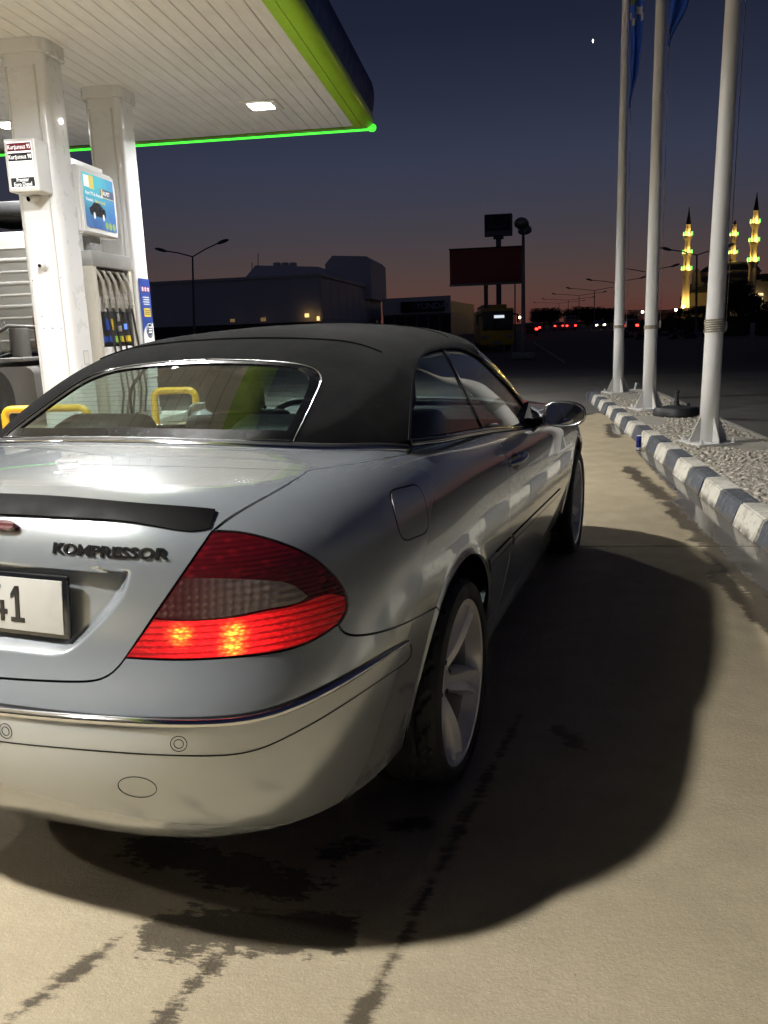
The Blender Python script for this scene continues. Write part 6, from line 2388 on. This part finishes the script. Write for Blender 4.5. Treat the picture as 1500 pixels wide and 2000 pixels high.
def build_top(car):
    K = cabin
    dom = Dom('cyly', (0, 0, .85), .5)
    # rear window outline, outer edge and the edge of the clear glass (right half, centre to centre)
    wt = px(K, [(405, 703), (481, 704), (540, 707), (583, 712), (612, 720), (628, 738), (620, 766), (600, 810), (574, 864)])
    wb = px(K, [(574, 864), (450, 863), (300, 861), (235, 859)])
    wt[0, 0] = 0
    wb[-1, 0] = 0
    o_t, o_b = curve(wt, F=K), curve(wb, F=K)
    it = px(K, [(405, 710), (481, 711), (540, 714), (578, 719), (596, 728), (604, 744), (596, 772), (580, 805), (560, 842)])
    ib = px(K, [(560, 842), (450, 840), (300, 837), (235, 836)])
    it[0, 0] = 0
    ib[-1, 0] = 0
    i_t, i_b = curve(it, F=K), curve(ib, F=K)
    O, I = mirror_loop(loop(o_t, o_b)), mirror_loop(loop(i_t, i_b))
    win = panel('rear_window', K, dom, I, 'rear_glass', car, res=.02, gap=-.001, off=-.003, rim=0)
    for a, b in ((o_t, i_t), (o_b, i_b)):
        strip('window_band', K, a, b, 'band_black', win, True, off=.0015, k=3, rim=.004)
    bm = bmesh.new()
    N = normals(K, o_t)
    add_tube(bm, [tuple(p) for p in o_t + N * .001], .0036, 8)
    add_tube(bm, [tuple(p * [-1, 1, 1]) for p in (o_t + N * .001)], .0036, 8)
    link('window_trim', mesh_of(bm, 'trim', 60), simple('dark_chrome', (.20, .20, .20), .16, 1.0, var=.05).m, win)
    N = normals(K, o_b)
    bm = bmesh.new()
    allb = np.concatenate([o_b, (o_b[::-1] * [-1, 1, 1])[1:]])
    add_tube(bm, [tuple(p) for p in allb + [0, -.006, 0]], .006, 8)
    link('window_trim', mesh_of(bm, 'trim', 60), 'black_gloss', win)
    # heating wires
    bm = bmesh.new()
    for k in range(13):
        f = .06 + .075 * k
        a = i_t[0] * (1 - f) + i_b[-1] * f
        hwid = (.375 * (1 - f) + .47 * f)
        L = np.array([(x, a[1] + .05 * (x / .45) ** 2 * f, 1.2) for x in np.linspace(-hwid, hwid, 24)])
        q = dom.to2(np.column_stack([L[:, 0], L[:, 1], np.interp(L[:, 1], [-.45, .05], [1.09, 1.31])]))
        P = project(lambda Q: K(Q) + .0045, *dom.rays(q))
        add_tube(bm, [tuple(p) for p in P], .0005, 4)
    link('heating_wires', mesh_of(bm, 'wires'), simple('wire', (.03, .025, .02), .7).m, win)
    # soft top fabric
    base = curve(px(K, [(574, 864), (640, 871), (700, 871), (760, 867), (797, 861)]), F=K)
    qr = curve(px(K, [(797, 861), (801, 800), (806, 740), (814, 710), (828, 692), (863, 681)]), F=K)
    rt = curve(px(K, [(863, 681), (904, 682), (939, 700)]), F=K)
    hx = rt[-1]
    head = np.array([(0, 1.37), (.25, 1.355), (.45, 1.31), (hx[0], hx[1])])
    hp = project(K, *Dom('top', (0, 0, .8)).rays(head[:3]))
    c_head = curve(np.concatenate([hp, [hx]]), F=K)
    R = loop(c_head, rt[::-1], qr[::-1], base[::-1], o_t[::-1])
    R[0, 0] = 0
    R[-1, 0] = 0
    top = panel('soft_top', K, dom, mirror_loop(R), 'softtop', car, res=.016, gap=-.0008, off=.003, rim=.015)
    # stitched seams across the fabric
    s1 = px(K, [(445, 664), (600, 664), (690, 672), (745, 690)])
    s1[0, 0] = 0
    c = curve(s1, F=K)
    for cc in (c,):
        N = normals(K, cc)
        for sg in (1, -1):
            tube('seam', [tuple((p + n * .0045) * [sg, 1, 1]) for p, n in zip(cc, N)], .0032, 'softtop', top, 6)
    y2 = project(K, *Dom('top', (0, 0, .8)).rays(np.array([(x, .93 - .12 * x * x) for x in np.linspace(0, .56, 12)])))
    cc = curve(y2, F=K)
    N = normals(K, cc)
    for sg in (1, -1):
        tube('seam', [tuple((p + n * .0035) * [sg, 1, 1]) for p, n in zip(cc, N)], .0028, 'softtop', top, 6)
    # side glass
    gb = px(K, [(799, 857), (850, 851), (900, 843), (945, 835)])
    bb_q = curve(gb, F=K)
    bpil = curve(px(K, [(945, 835), (905, 757), (865, 681)]), F=K)
    q_out = loop(bb_q, bpil, qr[::-1])
    kk = dict(res=.02, gap=.002, off=-.004, rim=0)
    panel('quarter_window', K, dom, q_out, 'car_glass', car, True, **kk)
    dt = curve(px(K, [(865, 681), (904, 683), (939, 701), (975, 736), (1004, 768), (1030, 804), (1045, 829)]), F=K)
    dbm = curve(px(K, [(1045, 829), (1000, 833), (945, 835)]), F=K)
    panel('door_window', K, dom, loop(bpil, dt, dbm), 'car_glass', car, True, **kk)
    ribbon('window_post', K, bpil, .020, 'black_gloss', car, True, off=.002)
    # pillars and header of the windscreen
    ap_in = curve(px(K, [(939, 700), (975, 735), (1004, 767), (1030, 803), (1047, 829)]), F=K)
    Qo = dom.to2(ap_in)
    ap_out = project(K, *dom.rays(Qo + np.stack([-.035 - 0 * Qo[:, 0], .035 + 0 * Qo[:, 0]], -1)))
    strip('windscreen_pillar', K, ap_in, ap_out, 'black_gloss', car, True, off=.004, k=5, rim=.02)
    # door seals round the side glass
    for cc, w_ in ((qr, .007), (rt, .010), (ap_in, .014)):
        ribbon('window_seal', K, cc, w_, 'black_trim', car, True, off=.006)
    # windscreen
    ws_b = project(K, *Dom('top', (0, 0, .8)).rays(np.array([(0, 2.16), (.4, 2.10), (.66, 1.96)], float)))
    c_wb = curve(np.concatenate([ws_b, [ap_out[-1]]]), F=K)
    R = loop(c_head, ap_out, c_wb[::-1])
    R[0, 0] = 0
    R[-1, 0] = 0
    panel('windscreen', K, dom, mirror_loop(R), 'car_glass', car, res=.03, gap=0, off=-.004, rim=0)
    strip('windscreen_header', K, c_head, project(K, *dom.rays(dom.to2(c_head) + [0, .05])), 'black_gloss', car, True, off=.001, k=3)
    # belt mouldings
    B = body
    bl = curve(np.concatenate([px(K, [(799, 861), (850, 855), (900, 846), (957, 837), (1005, 834), (1047, 831)])]), F=K)
    N = normals(K, bl)
    for sg in (1, -1):
        tube('belt_moulding', [tuple((p + n * .004 + np.array([0, 0, -.006])) * [sg, 1, 1]) for p, n in zip(bl, N)], .0095, 'black_gloss', car, 8)
        tube('belt_chrome', [tuple((p + n * .009 + np.array([0, 0, -.014])) * [sg, 1, 1]) for p, n in zip(bl, N)], .0045, 'satin_chrome', car, 8)
    # bright trim round the foot of the soft top
    allb = np.concatenate([o_b[::-1], base[1:]])
    d3 = np.concatenate([allb[::-1] * [-1, 1, 1], allb[1:]])
    d3 = d3 + np.array([0, -.024, 0])
    q = project(B, *Dom('top').rays(d3[:, :2]))
    tube('deck_trim', [tuple(p + np.array([0, 0, .003])) for p in q], .0075, 'chrome', car, 8)
    q2 = project(B, *Dom('top').rays((d3 + np.array([0, .014, 0]))[:, :2]))
    tube('deck_seal', [tuple(p + np.array([0, 0, .004])) for p in q2], .012, 'black_trim', car, 8)
    return top


def build_cabin(car):
    def soft(name, c, s, bev, mat, par, rx=0.0):
        bm = bmesh.new()
        add_box(bm, (0, 0, 0), s, bev, seg=4)
        o = link(name, mesh_of(bm, name, 60), mat, par)
        o.location = c
        o.rotation_euler = (rx, 0, 0)
        return o
    for x in (-.36, .36):
        st = soft('front_seat', (x * .92, 1.15, .50), (.48, .44, .17), .06, 'cabin_black', car)
        bk = soft('seat_back', (0, -.30, .27), (.48, .15, .62), .065, 'cabin_black', st, math.radians(16))
        soft('headrest', (0, -.40, .655), (.26, .11, .18), .05, 'cabin_black', st, math.radians(10))
        bm = bmesh.new()
        for sx in (-.06, .06):
            add_tube(bm, [(sx, -.40, .52), (sx, -.425, .62)], .007, 8)
        link('headrest_posts', mesh_of(bm, 'posts', 50), 'satin_chrome', st)
    rs = soft('rear_seat', (0, .28, .50), (1.12, .46, .16), .05, 'cabin_black', car)
    soft('rear_backrest', (0, -.28, .30), (1.16, .16, .52), .06, 'cabin_black', rs, math.radians(18))
    for x in (-.33, .33):
        soft('rear_headrest', (x, -.36, .57), (.34, .16, .14), .06, 'cabin_black', rs, math.radians(14))
    prism('rear_shelf', [(-.40, 1.035), (-.02, 1.045), (-.02, 1.0), (-.40, .99)], -.66, .66, 'cabin_grey', car, 'x', .008)
    prism('dashboard', [(1.50, .60), (1.46, .84), (1.52, .955), (1.70, .995), (2.12, .965), (2.12, .6)], -.70, .70, 'cabin_black', car, 'x', .02)
    box('cabin_floor', (0, .9, .32), (1.45, 2.6, .02), 'cabin_black', car)
    for sg in (1, -1):
        prism('door_lining', [(.1, .40), (1.9, .40), (1.75, .90), (1.2, .955), (.2, 1.0), (.0, .9)], .715 * sg, .745 * sg, 'cabin_black', car, 'x')
    sw = empty('steering_wheel', (-.36, 1.36, .88), 0, car)
    sw.rotation_euler = (math.radians(66), 0, 0)
    tube('wheel_ring', [(.185 * math.cos(a), .185 * math.sin(a), 0) for a in np.linspace(0, 2 * math.pi, 40, endpoint=False)], .016, 'cabin_black', sw, 10, True)
    bm = bmesh.new()
    add_box(bm, (0, 0, -.01), (.36, .05, .022), .008)
    add_box(bm, (0, -.09, -.01), (.05, .18, .022), .008)
    add_lathe(bm, [(0, .02), (.06, .015), (.075, -.02), (0, -.02)], 24)
    link('wheel_spokes', mesh_of(bm, 'spokes', 50), 'cabin_grey', sw)
    im = box('rear_view_mirror', (0, 1.50, 1.235), (.24, .03, .065), 'cabin_black', car, .012)
    # underside
    box('underbody', (0, 1.35, .345), (1.36, 3.6, .03), 'gap', car)
    box('rear_axle', (0, 0, .30), (1.2, .12, .10), 'gap', car, .03)
    ex = lathe('exhaust_silencer', [(0, -.3), (.07, -.3), (.08, -.27), (.08, .27), (.07, .3), (0, .3)], 'alloy_dark', car, 20, 'x', (0, -.5, .42))
build_ground()
build_island()
build_station()
build_back()
build_poles()
build_small_things()
build_car()
